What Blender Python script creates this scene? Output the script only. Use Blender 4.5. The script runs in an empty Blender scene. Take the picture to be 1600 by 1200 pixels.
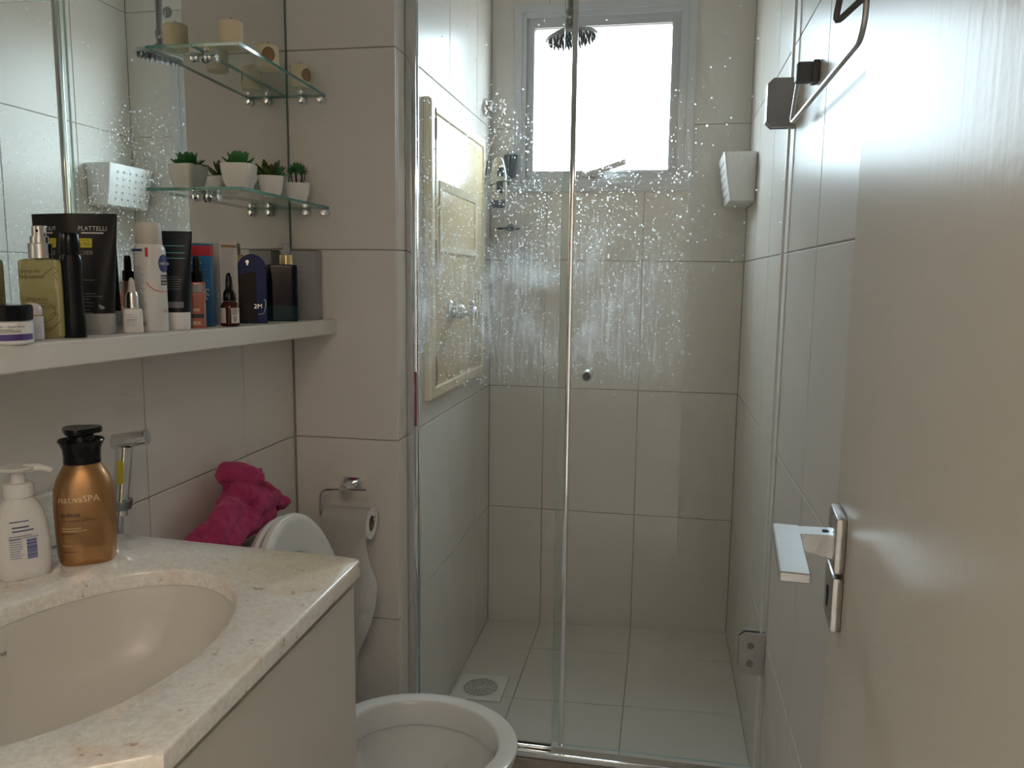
import bpy, bmesh, math, random
from mathutils import Vector, Matrix
D = bpy.data
S = bpy.context.scene
COL = S.collection
random.seed(7)
PI = math.pi

# ------------------------------------------------------------------ camera
F_PX, YAW, PITCH, ROLL = 1246.35, 0.1843, -0.1336, 0.0110
CAM = Vector((0, 0, 1.252))
cy_, sy_, cp_, sp_ = math.cos(YAW), math.sin(YAW), math.cos(PITCH), math.sin(PITCH)
fwd = Vector((-sy_ * cp_, cy_ * cp_, sp_)); rgt = Vector((cy_, sy_, 0)); upv = rgt.cross(fwd)
cr_, sr_ = math.cos(ROLL), math.sin(ROLL)
r2 = cr_ * rgt + sr_ * upv; u2 = -sr_ * rgt + cr_ * upv
cam_d = D.cameras.new('camera'); cam = D.objects.new('camera', cam_d); COL.objects.link(cam)
cam_d.sensor_width = 36; cam_d.lens = F_PX / 1600 * 36; cam_d.clip_start = 0.02
cam.matrix_world = Matrix(((r2.x, u2.x, -fwd.x, CAM.x), (r2.y, u2.y, -fwd.y, CAM.y), (r2.z, u2.z, -fwd.z, CAM.z), (0, 0, 0, 1)))
S.camera = cam

# ------------------------------------------------------------------ sky, lights, exposure
w = D.worlds.new('overcast_sky'); S.world = w; w.use_nodes = True
bgn = w.node_tree.nodes['Background']
bgn.inputs[1].default_value = 16.0
wn = w.node_tree; wtc = wn.nodes.new('ShaderNodeTexCoord'); wsx = wn.nodes.new('ShaderNodeSeparateXYZ'); wn.links.new(wtc.outputs['Generated'], wsx.inputs[0])
wr_ = wn.nodes.new('ShaderNodeValToRGB'); wn.links.new(wsx.outputs[2], wr_.inputs[0])      # overcast sky above the horizon, dull ground below it
wr_.color_ramp.elements[0].position = .0; wr_.color_ramp.elements[0].color = (.17, .17, .16, 1)
wr_.color_ramp.elements[1].position = .05; wr_.color_ramp.elements[1].color = (.73, .88, 1.0, 1)
wn.links.new(wr_.outputs[0], bgn.inputs[0])
pl = D.lights.new('window_portal', 'AREA'); pl.shape = 'RECTANGLE'; pl.size = .50; pl.size_y = .50; pl.cycles.is_portal = True
po = D.objects.new('window_portal', pl); COL.objects.link(po); po.location = (-.23, 2.93, 1.852)
po.rotation_euler = (-PI / 2, 0, 0)
hl = D.lights.new('added_hallway_fill', 'AREA'); hl.shape = 'DISK'; hl.size = .9; hl.energy = 11; hl.color = (1, .83, .67)  # unseen warm fill lamp, added behind the camera to balance the window
ho = D.objects.new('added_hallway_fill', hl); COL.objects.link(ho); ho.location = (.30, -.95, 2.40)
vs = S.view_settings
vs.view_transform = 'Standard'; vs.look = 'None'; vs.gamma = 1; vs.use_curve_mapping = False
vs.exposure = 0.45
S.cycles.max_bounces = 10; S.cycles.diffuse_bounces = 5; S.cycles.glossy_bounces = 5
S.cycles.transmission_bounces = 6; S.cycles.transparent_max_bounces = 16
S.cycles.sample_clamp_indirect = 8.0; S.cycles.blur_glossy = .6; S.cycles.caustics_reflective = True; S.cycles.caustics_refractive = False
S.cycles.use_denoising = True; S.cycles.use_adaptive_sampling = True; S.cycles.adaptive_threshold = .06; S.cycles.adaptive_min_samples = 24

# ------------------------------------------------------------------ room numbers (metres)
XL, YP, XP, YB, XR = -.873, 1.788, -.6075, 2.808, .266
ROWS = [1.3106 + .45 * k for k in range(-3, 4)]
ZF, ZSH, ZC = -.04, -.012, 2.45
YG = 1.866                     # plane of the shower glass
YN = .12                       # near wall with the doorway

# ------------------------------------------------------------------ materials
def mat(name, col, rough=.5, metal=0, spec=.5, trans=0, coat=0, ior=1.45, var=0, bump=0, bscale=60, alpha=1, sss=0):
    m = D.materials.new(name); m.use_nodes = True
    nt = m.node_tree; b = nt.nodes['Principled BSDF']
    c = (*col, 1)
    b.inputs['Base Color'].default_value = c
    b.inputs['Roughness'].default_value = rough; b.inputs['Metallic'].default_value = metal
    b.inputs['Specular IOR Level'].default_value = spec; b.inputs['IOR'].default_value = ior
    b.inputs['Transmission Weight'].default_value = trans; b.inputs['Coat Weight'].default_value = coat
    b.inputs['Alpha'].default_value = alpha
    if sss:
        b.inputs['Subsurface Weight'].default_value = sss; b.inputs['Subsurface Radius'].default_value = (.01, .006, .003)
    N = lambda t: nt.nodes.new(t)
    tc = N('ShaderNodeTexCoord')
    if var:
        no = N('ShaderNodeTexNoise'); no.inputs['Scale'].default_value = 7; no.inputs['Detail'].default_value = 4
        nt.links.new(tc.outputs['Object'], no.inputs['Vector'])
        mx = N('ShaderNodeMix'); mx.data_type = 'RGBA'
        mx.inputs[6].default_value = tuple(max(0, x * (1 - var)) for x in col) + (1,)
        mx.inputs[7].default_value = tuple(min(1, x * (1 + var)) for x in col) + (1,)
        nt.links.new(no.outputs['Fac'], mx.inputs[0]); nt.links.new(mx.outputs[2], b.inputs['Base Color'])
    if bump:
        no = N('ShaderNodeTexNoise'); no.inputs['Scale'].default_value = bscale; no.inputs['Detail'].default_value = 3
        nt.links.new(tc.outputs['Object'], no.inputs['Vector'])
        bp = N('ShaderNodeBump'); bp.inputs['Strength'].default_value = bump; bp.inputs['Distance'].default_value = .002
        nt.links.new(no.outputs['Fac'], bp.inputs['Height']); nt.links.new(bp.outputs['Normal'], b.inputs['Normal'])
    return m

def math_node(nt, op, a, b=None, c=None, clamp=False):
    n = nt.nodes.new('ShaderNodeMath'); n.operation = op; n.use_clamp = clamp
    for i, v in enumerate((a, b, c)):
        if v is None: continue
        if isinstance(v, (int, float)): n.inputs[i].default_value = v
        else: nt.links.new(v, n.inputs[i])
    return n.outputs[0]

def smooth(nt, v, a, b):
    n = nt.nodes.new('ShaderNodeMapRange'); n.interpolation_type = 'SMOOTHSTEP'
    nt.links.new(v, n.inputs[0]); n.inputs[1].default_value = a; n.inputs[2].default_value = b
    return n.outputs[0]

def tile_mat(name, col, rough):
    m = mat(name, col, rough, spec=.5, ior=1.2); nt = m.node_tree; b = nt.nodes['Principled BSDF']
    oi = nt.nodes.new('ShaderNodeObjectInfo'); tc = nt.nodes.new('ShaderNodeTexCoord')
    no = nt.nodes.new('ShaderNodeTexNoise'); no.inputs['Scale'].default_value = 5; no.inputs['Detail'].default_value = 5
    nt.links.new(tc.outputs['Object'], no.inputs['Vector'])
    f = math_node(nt, 'ADD', math_node(nt, 'MULTIPLY', oi.outputs['Random'], .5), math_node(nt, 'MULTIPLY', no.outputs['Fac'], .5))
    mx = nt.nodes.new('ShaderNodeMix'); mx.data_type = 'RGBA'; nt.links.new(f, mx.inputs[0])
    mx.inputs[6].default_value = tuple(x * .975 for x in col) + (1,); mx.inputs[7].default_value = tuple(x * 1.02 for x in col) + (1,)
    nt.links.new(mx.outputs[2], b.inputs['Base Color'])
    n2 = nt.nodes.new('ShaderNodeTexNoise'); n2.inputs['Scale'].default_value = 18; n2.inputs['Detail'].default_value = 2
    nt.links.new(tc.outputs['Object'], n2.inputs['Vector'])
    bp = nt.nodes.new('ShaderNodeBump'); bp.inputs['Strength'].default_value = .06; bp.inputs['Distance'].default_value = .004
    nt.links.new(n2.outputs['Fac'], bp.inputs['Height']); nt.links.new(bp.outputs['Normal'], b.inputs['Normal'])
    return m

M = {}
M['tile'] = tile_mat('glazed_wall_tile', (.76, .72, .675), .3)
M['floor_tile'] = tile_mat('floor_tile', (.72, .69, .64), .3)
M['grout'] = mat('grout', (.40, .36, .32), .9, bump=.3, bscale=300)
M['grout_pale'] = mat('pale_grout', (.50, .47, .43), .9)
M['plaster'] = mat('white_plaster', (.82, .81, .79), .8, bump=.1)
M['hall'] = mat('hallway_paint', (.72, .66, .58), .8)
M['white'] = mat('white_plastic', (.82, .81, .78), .3)
M['alu_white'] = mat('white_painted_aluminium', (.62, .63, .65), .4)
M['ceramic'] = mat('white_ceramic', (.83, .81, .77), .12, coat=.4, var=.02)
M['sink'] = mat('bone_ceramic', (.72, .69, .64), .3, var=.02)
M['cabinet'] = mat('cabinet_laminate', (.66, .62, .565), .42, var=.02)
M['shelf'] = mat('shelf_laminate', (.74, .70, .64), .4, var=.03)
M['chrome'] = mat('chrome', (.80, .81, .82), .09, 1)
M['steel'] = mat('brushed_steel', (.58, .58, .58), .32, 1, bump=.15, bscale=120)
M['dark_chrome'] = mat('stained_chrome', (.36, .36, .37), .28, 1, var=.15)
M['cream'] = mat('yellowed_plastic', (.80, .64, .40), .28, spec=.35, var=.05)
M['cream_edge'] = mat('yellowed_plastic_rim', (.86, .76, .55), .3, var=.05)
M['black'] = mat('black_plastic', (.007, .007, .009), .2, spec=.3)
M['black_matt'] = mat('black_satin_tube', (.015, .0145, .0145), .4, spec=.3)
M['dark'] = mat('dark_gap', (.02, .02, .02), .8)
M['rubber'] = mat('grey_rubber', (.13, .13, .135), .5)
M['paper'] = mat('toilet_paper', (.86, .84, .81), .95, bump=.25, bscale=220)
M['card'] = mat('cardboard', (.30, .20, .13), .9)
M['wax'] = mat('cream_wax', (.80, .68, .48), .5, sss=.3)
M['emblem'] = mat('brown_emblem', (.33, .20, .11), .6, var=.5)
M['pot'] = mat('white_glazed_pot', (.80, .77, .73), .25)
M['leaf'] = mat('green_leaf', (.055, .22, .07), .42, var=.3)
M['leaf_dark'] = mat('olive_leaf', (.10, .13, .035), .5, var=.5)
M['leaf_red'] = mat('reddish_leaf', (.14, .08, .05), .5, var=.4)
M['stem'] = mat('dark_stem', (.05, .035, .03), .6)
M['soil'] = mat('potting_soil', (.06, .04, .025), .95, bump=.6)
M['gold'] = mat('gold_metal', (.78, .58, .28), .22, 1)
M['silver'] = mat('silver_metal', (.78, .76, .74), .2, 1)
M['copper'] = mat('copper_pearl_plastic', (.44, .245, .105), .30, .75, coat=.2)
M['bottle_white'] = mat('white_bottle', (.80, .79, .78), .28, sss=.1)
M['ink_gold'] = mat('pale_gold_print', (.88, .72, .48), .3, .4)
M['ink_dark'] = mat('dark_print', (.06, .05, .05), .6)
M['ink_grey'] = mat('grey_print', (.34, .34, .36), .6)
M['ink_light'] = mat('light_print', (.62, .62, .60), .5)
M['ink_blue'] = mat('blue_print', (.06, .09, .36), .5)
M['ink_olive'] = mat('olive_print', (.14, .12, .04), .6)
M['yellow'] = mat('yellow_label', (.62, .52, .04), .5)
M['red'] = mat('red_print', (.55, .03, .05), .45)
M['pinkink'] = mat('pink_print', (.70, .20, .30), .5)
M['navy'] = mat('navy_print', (.035, .045, .18), .4)
M['purple'] = mat('purple_band', (.10, .065, .26), .4)
M['pinkwhite'] = mat('pale_pink_plastic', (.72, .60, .64), .3)
M['lilacwhite'] = mat('lilac_white_plastic', (.70, .68, .74), .3)
M['oil'] = mat('yellow_green_liquid', (.36, .335, .15), .12, coat=.2, var=.18)
M['aero'] = mat('aerosol_white', (.74, .73, .71), .28)
M['aero_cap'] = mat('beige_cap', (.62, .57, .52), .45)
M['frost'] = mat('frosted_cap', (.62, .62, .62), .3, trans=.35)
M['teal'] = mat('teal_print', (.10, .42, .40), .4)
M['tube_navy'] = mat('blue_black_tube', (.010, .014, .020), .35, spec=.3)
M['coral'] = mat('coral_liquid', (.45, .13, .085), .2, var=.4)
M['clear_case'] = mat('clear_plastic', (.62, .58, .55), .12, trans=.5)
M['boxblue'] = mat('blue_carton', (.015, .15, .36), .45, var=.08)
M['boxred'] = mat('red_carton', (.50, .025, .045), .45)
M['boxwhite'] = mat('white_carton', (.66, .61, .57), .6)
M['boxgrey'] = mat('grey_carton', (.36, .36, .37), .45)
M['amber'] = mat('dark_amber_glass', (.06, .010, .008), .08, spec=.3)
M['blueglass'] = mat('blue_glass', (.010, .025, .12), .1, spec=.25)
M['brown_reflection'] = mat('painted_brown_reflection', (.018, .013, .013), .15, spec=.2)  # colour of the reflection painted on the blue bottle
M['darkglass'] = mat('dark_navy_glass', (.005, .006, .014), .1, spec=.25)
M['tealglass'] = mat('teal_glass', (.004, .035, .045), .08, spec=.3)
M['ashglass'] = mat('smoky_clear_plastic', (.30, .31, .31), .15)
M['string'] = mat('pale_cord', (.62, .55, .44), .8)
M['wire'] = mat('dark_wire', (.10, .10, .11), .4, .6)
M['shampoo'] = mat('beige_shampoo_bottle', (.62, .60, .55), .35)
M['slate'] = mat('slate_cap', (.10, .12, .14), .4)
M['curb'] = mat('grey_brown_stone', (.34, .30, .26), .5, var=.3)
M['magenta'] = mat('magenta_sticker', (.32, .05, .16), .4)

def door_paint():
    m = mat('semi_gloss_door_paint', (.68, .63, .565), .30, spec=.5, ior=1.11); nt = m.node_tree; b = nt.nodes['Principled BSDF']
    tc = nt.nodes.new('ShaderNodeTexCoord'); mp = nt.nodes.new('ShaderNodeMapping'); mp.inputs['Scale'].default_value = (60, 60, 2.2)
    nt.links.new(tc.outputs['Object'], mp.inputs['Vector'])
    n1 = nt.nodes.new('ShaderNodeTexNoise'); n1.inputs['Scale'].default_value = 1.6; n1.inputs['Detail'].default_value = 5
    nt.links.new(mp.outputs[0], n1.inputs['Vector'])
    n2 = nt.nodes.new('ShaderNodeTexNoise'); n2.inputs['Scale'].default_value = 110; n2.inputs['Detail'].default_value = 2
    nt.links.new(tc.outputs['Object'], n2.inputs['Vector'])
    h = math_node(nt, 'ADD', n1.outputs['Fac'], math_node(nt, 'MULTIPLY', n2.outputs['Fac'], .5))
    bp = nt.nodes.new('ShaderNodeBump'); bp.inputs['Strength'].default_value = .22; bp.inputs['Distance'].default_value = .0012
    nt.links.new(h, bp.inputs['Height']); nt.links.new(bp.outputs['Normal'], b.inputs['Normal'])
    return m
M['door'] = door_paint()

def marble():
    m = mat('cream_granite', (.8, .75, .66), .14, coat=.3); nt = m.node_tree; b = nt.nodes['Principled BSDF']
    tc = nt.nodes.new('ShaderNodeTexCoord')
    def noise(sc, det, rough=.6):
        n = nt.nodes.new('ShaderNodeTexNoise'); n.inputs['Scale'].default_value = sc; n.inputs['Detail'].default_value = det
        n.inputs['Roughness'].default_value = rough; nt.links.new(tc.outputs['Object'], n.inputs['Vector']); return n.outputs['Fac']
    def mix(fac, a, c):
        x = nt.nodes.new('ShaderNodeMix'); x.data_type = 'RGBA'
        if isinstance(fac, (int, float)): x.inputs[0].default_value = fac
        else: nt.links.new(fac, x.inputs[0])
        for i, v in ((6, a), (7, c)):
            if isinstance(v, tuple): x.inputs[i].default_value = (*v, 1)
            else: nt.links.new(v, x.inputs[i])
        return x.outputs[2]
    c = mix(smooth(nt, noise(150, 6, .75), .32, .62), (.80, .76, .69), (.95, .93, .88))
    c = mix(math_node(nt, 'MULTIPLY', smooth(nt, noise(16, 5), .52, .68), .45), c, (.78, .62, .46))
    c = mix(math_node(nt, 'MULTIPLY', smooth(nt, noise(42, 3), .63, .71), .75), c, (.45, .28, .16))
    c = mix(math_node(nt, 'MULTIPLY', smooth(nt, noise(30, 3), .68, .75), .6), c, (.42, .40, .37))
    # yellow stain near the free far corner
    sp = nt.nodes.new('ShaderNodeVectorMath'); sp.operation = 'DISTANCE'; nt.links.new(tc.outputs['Object'], sp.inputs[0])
    sp.inputs[1].default_value = (-.47, 1.0, .858)
    d = math_node(nt, 'ADD', sp.outputs['Value'], math_node(nt, 'MULTIPLY', noise(14, 4), .10))
    st = nt.nodes.new('ShaderNodeMapRange'); nt.links.new(d, st.inputs[0]); st.inputs[1].default_value = .19; st.inputs[2].default_value = .07
    c = mix(math_node(nt, 'MULTIPLY', st.outputs[0], .5), c, (.82, .60, .28))
    nt.links.new(c, b.inputs['Base Color']); return m
M['marble'] = marble()

def glass_mat(name, tint, dirt=False):
    m = D.materials.new(name); m.use_nodes = True; nt = m.node_tree
    for n in list(nt.nodes): nt.nodes.remove(n)
    N = nt.nodes.new; L = nt.links.new
    out = N('ShaderNodeOutputMaterial'); tr = N('ShaderNodeBsdfTransparent'); tr.inputs[0].default_value = (*tint, 1)
    gl = N('ShaderNodeBsdfGlossy'); gl.inputs['Roughness'].default_value = .0; gl.inputs[0].default_value = (1, 1, 1, 1)
    fr = N('ShaderNodeFresnel'); fr.inputs[0].default_value = 1.45
    ge = N('ShaderNodeNewGeometry')
    ff = math_node(nt, 'MULTIPLY', fr.outputs[0], math_node(nt, 'SUBTRACT', 1, ge.outputs['Backfacing']))   # the pane is a thin sheet: no inner total reflection
    mx = N('ShaderNodeMixShader'); L(ff, mx.inputs[0]); L(tr.outputs[0], mx.inputs[1]); L(gl.outputs[0], mx.inputs[2])
    if not dirt:
        L(mx.outputs[0], out.inputs[0]); return m
    tc = N('ShaderNodeTexCoord'); sx = N('ShaderNodeSeparateXYZ'); L(tc.outputs['Object'], sx.inputs[0])
    x, z = sx.outputs[0], sx.outputs[2]
    cb = N('ShaderNodeCombineXYZ'); L(x, cb.inputs[0]); L(z, cb.inputs[1])          # the film of limescale, the same on both faces
    def noise(vec, sc, det):
        n = N('ShaderNodeTexNoise'); n.inputs['Scale'].default_value = sc; n.inputs['Detail'].default_value = det; L(vec, n.inputs['Vector']); return n.outputs['Fac']
    band = math_node(nt, 'MULTIPLY', smooth(nt, z, .95, 1.14), math_node(nt, 'SUBTRACT', 1, smooth(nt, z, 1.40, 1.72)))
    side = math_node(nt, 'SUBTRACT', 1, smooth(nt, x, -.10, .10))
    big = noise(cb.outputs[0], 6, 1)
    area = math_node(nt, 'MULTIPLY', math_node(nt, 'MULTIPLY', band, side), smooth(nt, big, .2, .55))
    def dots(sc, r0, dens):
        v = N('ShaderNodeTexVoronoi'); v.inputs['Scale'].default_value = sc; L(cb.outputs[0], v.inputs['Vector'])
        se = N('ShaderNodeSeparateColor'); L(v.outputs['Color'], se.inputs[0])
        keep = math_node(nt, 'LESS_THAN', se.outputs[2], math_node(nt, 'ADD', math_node(nt, 'MULTIPLY', area, dens), math_node(nt, 'MULTIPLY', smooth(nt, z, .9, 1.5), .012)))
        rr = math_node(nt, 'MULTIPLY', math_node(nt, 'ADD', math_node(nt, 'POWER', se.outputs[0], 3), .25), r0)
        dd = math_node(nt, 'LESS_THAN', v.outputs['Distance'], rr)
        return math_node(nt, 'MULTIPLY', math_node(nt, 'MULTIPLY', dd, keep), math_node(nt, 'ADD', math_node(nt, 'MULTIPLY', se.outputs[1], .7), .3))
    d = math_node(nt, 'MAXIMUM', dots(230, .44, .95), dots(120, .27, .6))
    d = math_node(nt, 'MULTIPLY', d, 1.3, clamp=True)
    mp = N('ShaderNodeMapping'); mp.inputs['Scale'].default_value = (120, 9, 1); L(cb.outputs[0], mp.inputs['Vector'])
    streak = smooth(nt, noise(mp.outputs[0], 1.0, 2), .42, .75)
    low = math_node(nt, 'MULTIPLY', area, math_node(nt, 'SUBTRACT', 1, smooth(nt, z, 1.20, 1.46)))
    haze = math_node(nt, 'MULTIPLY', low, math_node(nt, 'ADD', math_node(nt, 'MULTIPLY', streak, .42), .18))
    cloud = math_node(nt, 'MULTIPLY', math_node(nt, 'MULTIPLY', smooth(nt, noise(cb.outputs[0], 9, 3), .48, .68), low), .36)
    film = math_node(nt, 'ADD', math_node(nt, 'ADD', haze, cloud), .004, clamp=True)
    tl = N('ShaderNodeBsdfTranslucent'); tl.inputs[0].default_value = (.85, .87, .87, 1)
    df = N('ShaderNodeBsdfDiffuse'); df.inputs[0].default_value = (.7, .7, .7, 1)
    dm = N('ShaderNodeMixShader'); dm.inputs[0].default_value = .3; L(tl.outputs[0], dm.inputs[1]); L(df.outputs[0], dm.inputs[2])
    m2 = N('ShaderNodeMixShader'); L(film, m2.inputs[0]); L(mx.outputs[0], m2.inputs[1]); L(dm.outputs[0], m2.inputs[2])
    rf = N('ShaderNodeBsdfRefraction'); rf.inputs['Roughness'].default_value = .8; rf.inputs['IOR'].default_value = 1.45
    d0 = N('ShaderNodeMixShader'); d0.inputs[0].default_value = .3; L(tl.outputs[0], d0.inputs[1]); L(rf.outputs[0], d0.inputs[2])
    m3 = N('ShaderNodeMixShader'); L(d, m3.inputs[0]); L(m2.outputs[0], m3.inputs[1]); L(d0.outputs[0], m3.inputs[2])
    L(m3.outputs[0], out.inputs[0]); return m
M['glass'] = glass_mat('clear_glass', (.97, .985, .98))
M['shelf_glass'] = glass_mat('shelf_glass', (.90, .945, .925))
M['clear_pane'] = glass_mat('clear_shower_glass', (.972, .978, .970))
M['shower_glass'] = glass_mat('limescaled_shower_glass', (.972, .978, .970), dirt=True)
M['glass_edge'] = mat('green_glass_edge', (.10, .30, .27), .12, coat=.4)
M['glass_edge_pale'] = mat('pale_glass_edge', (.42, .58, .55), .15, coat=.4)
mm = D.materials.new('mirror_silver'); mm.use_nodes = True
for n in list(mm.node_tree.nodes): mm.node_tree.nodes.remove(n)
_g = mm.node_tree.nodes.new('ShaderNodeBsdfGlossy'); _g.inputs[0].default_value = (.84, .865, .845, 1); _g.inputs['Roughness'].default_value = 0
_o = mm.node_tree.nodes.new('ShaderNodeOutputMaterial'); mm.node_tree.links.new(_g.outputs[0], _o.inputs[0]); M['mirror'] = mm

def towel_mat():
    m = mat('pink_terry', (.44, .05, .145), .95, spec=.1); nt = m.node_tree; b = nt.nodes['Principled BSDF']
    b.inputs['Sheen Weight'].default_value = .5; b.inputs['Sheen Tint'].default_value = (1, .35, .6, 1)
    tc = nt.nodes.new('ShaderNodeTexCoord')
    n = nt.nodes.new('ShaderNodeTexNoise'); n.inputs['Scale'].default_value = 260; n.inputs['Detail'].default_value = 3; nt.links.new(tc.outputs['Object'], n.inputs['Vector'])
    bp = nt.nodes.new('ShaderNodeBump'); bp.inputs['Strength'].default_value = .9; bp.inputs['Distance'].default_value = .003
    nt.links.new(n.outputs['Fac'], bp.inputs['Height']); nt.links.new(bp.outputs['Normal'], b.inputs['Normal']); return m
M['towel'] = towel_mat()

# ------------------------------------------------------------------ mesh helpers
def BM(): return bmesh.new()
def box(bm, a, b, bev=0, seg=1):
    x0, y0, z0 = a; x1, y1, z1 = b
    vs_ = [bm.verts.new(p) for p in ((x0, y0, z0), (x1, y0, z0), (x1, y1, z0), (x0, y1, z0), (x0, y0, z1), (x1, y0, z1), (x1, y1, z1), (x0, y1, z1))]
    fs = [bm.faces.new([vs_[i] for i in f]) for f in ((0, 3, 2, 1), (4, 5, 6, 7), (0, 1, 5, 4), (1, 2, 6, 5), (2, 3, 7, 6), (3, 0, 4, 7))]
    if bev:
        es = list({e for f in fs for e in f.edges})
        bmesh.ops.bevel(bm, geom=es, offset=bev, segments=seg, profile=.5, affect='EDGES')
    return bm
def loft(bm, rings, cap0=True, cap1=True, closed=True):
    R = [[bm.verts.new(p) for p in r] for r in rings]
    for a, b in zip(R, R[1:]):
        n = len(a)
        for i in range(n if closed else n - 1):
            j = (i + 1) % n
            try: bm.faces.new((a[i], a[j], b[j], b[i]))
            except ValueError: pass
    if cap0: bm.faces.new(list(reversed(R[0])))
    if cap1: bm.faces.new(R[-1])
    return R
def sring(cx, cy, z, rx, ry, p=2.0, n=40):
    out = []
    for i in range(n):
        t = 2 * PI * i / n; c, s = math.cos(t), math.sin(t)
        out.append(Vector((cx + rx * math.copysign(abs(c) ** (2 / p), c), cy + ry * math.copysign(abs(s) ** (2 / p), s), z)))
    return out
def lathe(bm, prof, n=28, o=(0, 0, 0), ax='z', cap0=True, cap1=True):
    rings = []
    for r, h in prof:
        ring = []
        for i in range(n):
            t = 2 * PI * i / n; a, b = max(r, 1e-5) * math.cos(t), max(r, 1e-5) * math.sin(t)
            v = {'z': (a, b, h), 'x': (h, a, b), 'y': (b, h, a)}[ax]
            ring.append(Vector(v) + Vector(o))
        rings.append(ring)
    loft(bm, rings, cap0, cap1); return bm
def smooth_path(pts, k=6):
    pts = [Vector(p) for p in pts]; P = [2 * pts[0] - pts[1]] + pts + [2 * pts[-1] - pts[-2]]
    out = []
    for i in range(1, len(P) - 2):
        for j in range(k):
            t = j / k; a, b, c, d = P[i - 1], P[i], P[i + 1], P[i + 2]
            out.append(.5 * ((2 * b) + (c - a) * t + (2 * a - 5 * b + 4 * c - d) * t * t + (3 * b - a - 3 * c + d) * t ** 3))
    return out + [pts[-1]]
def round_path(pts, r=.012, k=4):
    """polyline with rounded corners"""
    pts = [Vector(p) for p in pts]; out = [pts[0]]
    for a, b, c in zip(pts, pts[1:], pts[2:]):
        d1 = (a - b); d2 = (c - b); q = min(r, d1.length * .45, d2.length * .45)
        p1 = b + d1.normalized() * q; p2 = b + d2.normalized() * q
        for j in range(k + 1):
            t = j / k; out.append((1 - t) ** 2 * p1 + 2 * t * (1 - t) * b + t * t * p2)
    return out + [pts[-1]]
def tube(bm, pts, r, n=8, cap=True):
    pts = [Vector(p) for p in pts]; rings = []; up = None
    for i, p in enumerate(pts):
        d = (pts[min(i + 1, len(pts) - 1)] - pts[max(i - 1, 0)]).normalized()
        if up is None: up = d.orthogonal().normalized()
        up = (up - d * up.dot(d)).normalized(); s = d.cross(up)
        rr = r(i / (len(pts) - 1)) if callable(r) else r
        rings.append([p + rr * (math.cos(2 * PI * k / n) * up + math.sin(2 * PI * k / n) * s) for k in range(n)])
    loft(bm, rings, cap, cap); return bm
def prism(bm, poly, h0, h1, plane='xy'):
    f = {'xy': lambda a, b, h: (a, b, h), 'yz': lambda a, b, h: (h, a, b), 'xz': lambda a, b, h: (a, h, b)}[plane]
    loft(bm, [[Vector(f(a, b, h0)) for a, b in poly], [Vector(f(a, b, h1)) for a, b in poly]]); return bm
def xf(bm, m): bmesh.ops.transform(bm, matrix=m, verts=bm.verts); return bm
def mesh_of(name, bm, mats, sm=35):
    bmesh.ops.recalc_face_normals(bm, faces=bm.faces)
    me = D.meshes.new(name); bm.to_mesh(me); bm.free()
    for m in (mats if isinstance(mats, (list, tuple)) else [mats]): me.materials.append(m)
    if sm:
        for p in me.polygons: p.use_smooth = True
        me.set_sharp_from_angle(angle=math.radians(sm))
    return me
def obj(name, bm, mats, parent=None, sm=35):
    me = bm if isinstance(bm, bpy.types.Mesh) else mesh_of(name, bm, mats, sm)
    o = D.objects.new(name, me); COL.objects.link(o)
    if parent: o.parent = parent
    return o
def tag(o, label, cat, group=None, kind=None):
    o['label'] = label; o['category'] = cat
    if group: o['group'] = group
    if kind: o['kind'] = kind
    return o
def thing(name, label, cat, loc=(0, 0, 0), rz=0, group=None, kind='thing'):
    o = D.objects.new(name, None); COL.objects.link(o); o.location = loc; o.rotation_euler = (0, 0, rz); o.empty_display_size = .05
    return tag(o, label, cat, group, kind)
_tc = {}
def text_polys(s, size, align='LEFT'):
    cu = D.curves.new('lettering', 'FONT'); cu.body = s; cu.size = size; cu.align_x = align; cu.resolution_u = 2
    o = D.objects.new('lettering', cu); COL.objects.link(o)
    me = D.meshes.new_from_object(o.evaluated_get(bpy.context.evaluated_depsgraph_get()))
    D.objects.remove(o); D.curves.remove(cu)
    v = [tuple(p.co) for p in me.vertices]; f = [tuple(p.vertices) for p in me.polygons]; D.meshes.remove(me)
    return v, f
def text_on(bm, surf, s, x, z, size, align='LEFT', off=.0006, squash=1.0):
    v, f = text_polys(s, size, align)
    vv = [bm.verts.new(surf(x + a * squash, z + b, off)) for a, b, _ in v]
    for q in f:
        try: bm.faces.new([vv[i] for i in q])
        except ValueError: pass
def patch(bm, surf, x0, x1, z0, z1, nx=8, nz=4, off=.0004):
    g = [[bm.verts.new(surf(x0 + (x1 - x0) * i / nx, z0 + (z1 - z0) * j / nz, off)) for i in range(nx + 1)] for j in range(nz + 1)]
    for j in range(nz):
        for i in range(nx): bm.faces.new((g[j][i], g[j][i + 1], g[j + 1][i + 1], g[j + 1][i]))
def body(sections, n=48, cap0=True, cap1=True):
    """sections (z, rx, ry, p); returns bmesh and a function giving points on its front (-y) face"""
    bm = BM(); loft(bm, [sring(0, 0, z, rx, ry, p, n) for z, rx, ry, p in sections], cap0, cap1)
    def surf(x, z, off=0):
        a = sections[0]; b = sections[-1]
        for s0, s1 in zip(sections, sections[1:]):
            if s0[0] <= z <= s1[0]: a, b = s0, s1; break
        t = 0 if b[0] == a[0] else min(1, max(0, (z - a[0]) / (b[0] - a[0])))
        rx, ry, p = (a[i] + (b[i] - a[i]) * t for i in (1, 2, 3))
        q = min(.98, abs(x) / rx); y = ry * (1 - q ** p) ** (1 / p)
        return Vector((x, -y - off, z))
    return bm, surf
def fine_lines(bm, surf, x0, x1, z_top, n, dz, h=.0006, off=.0006, seed=1):
    r = random.Random(seed)
    for i in range(n): patch(bm, surf, x0, x0 + (x1 - x0) * r.uniform(.72, 1), z_top - i * dz - h, z_top - i * dz, 6, 1, off)

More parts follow.
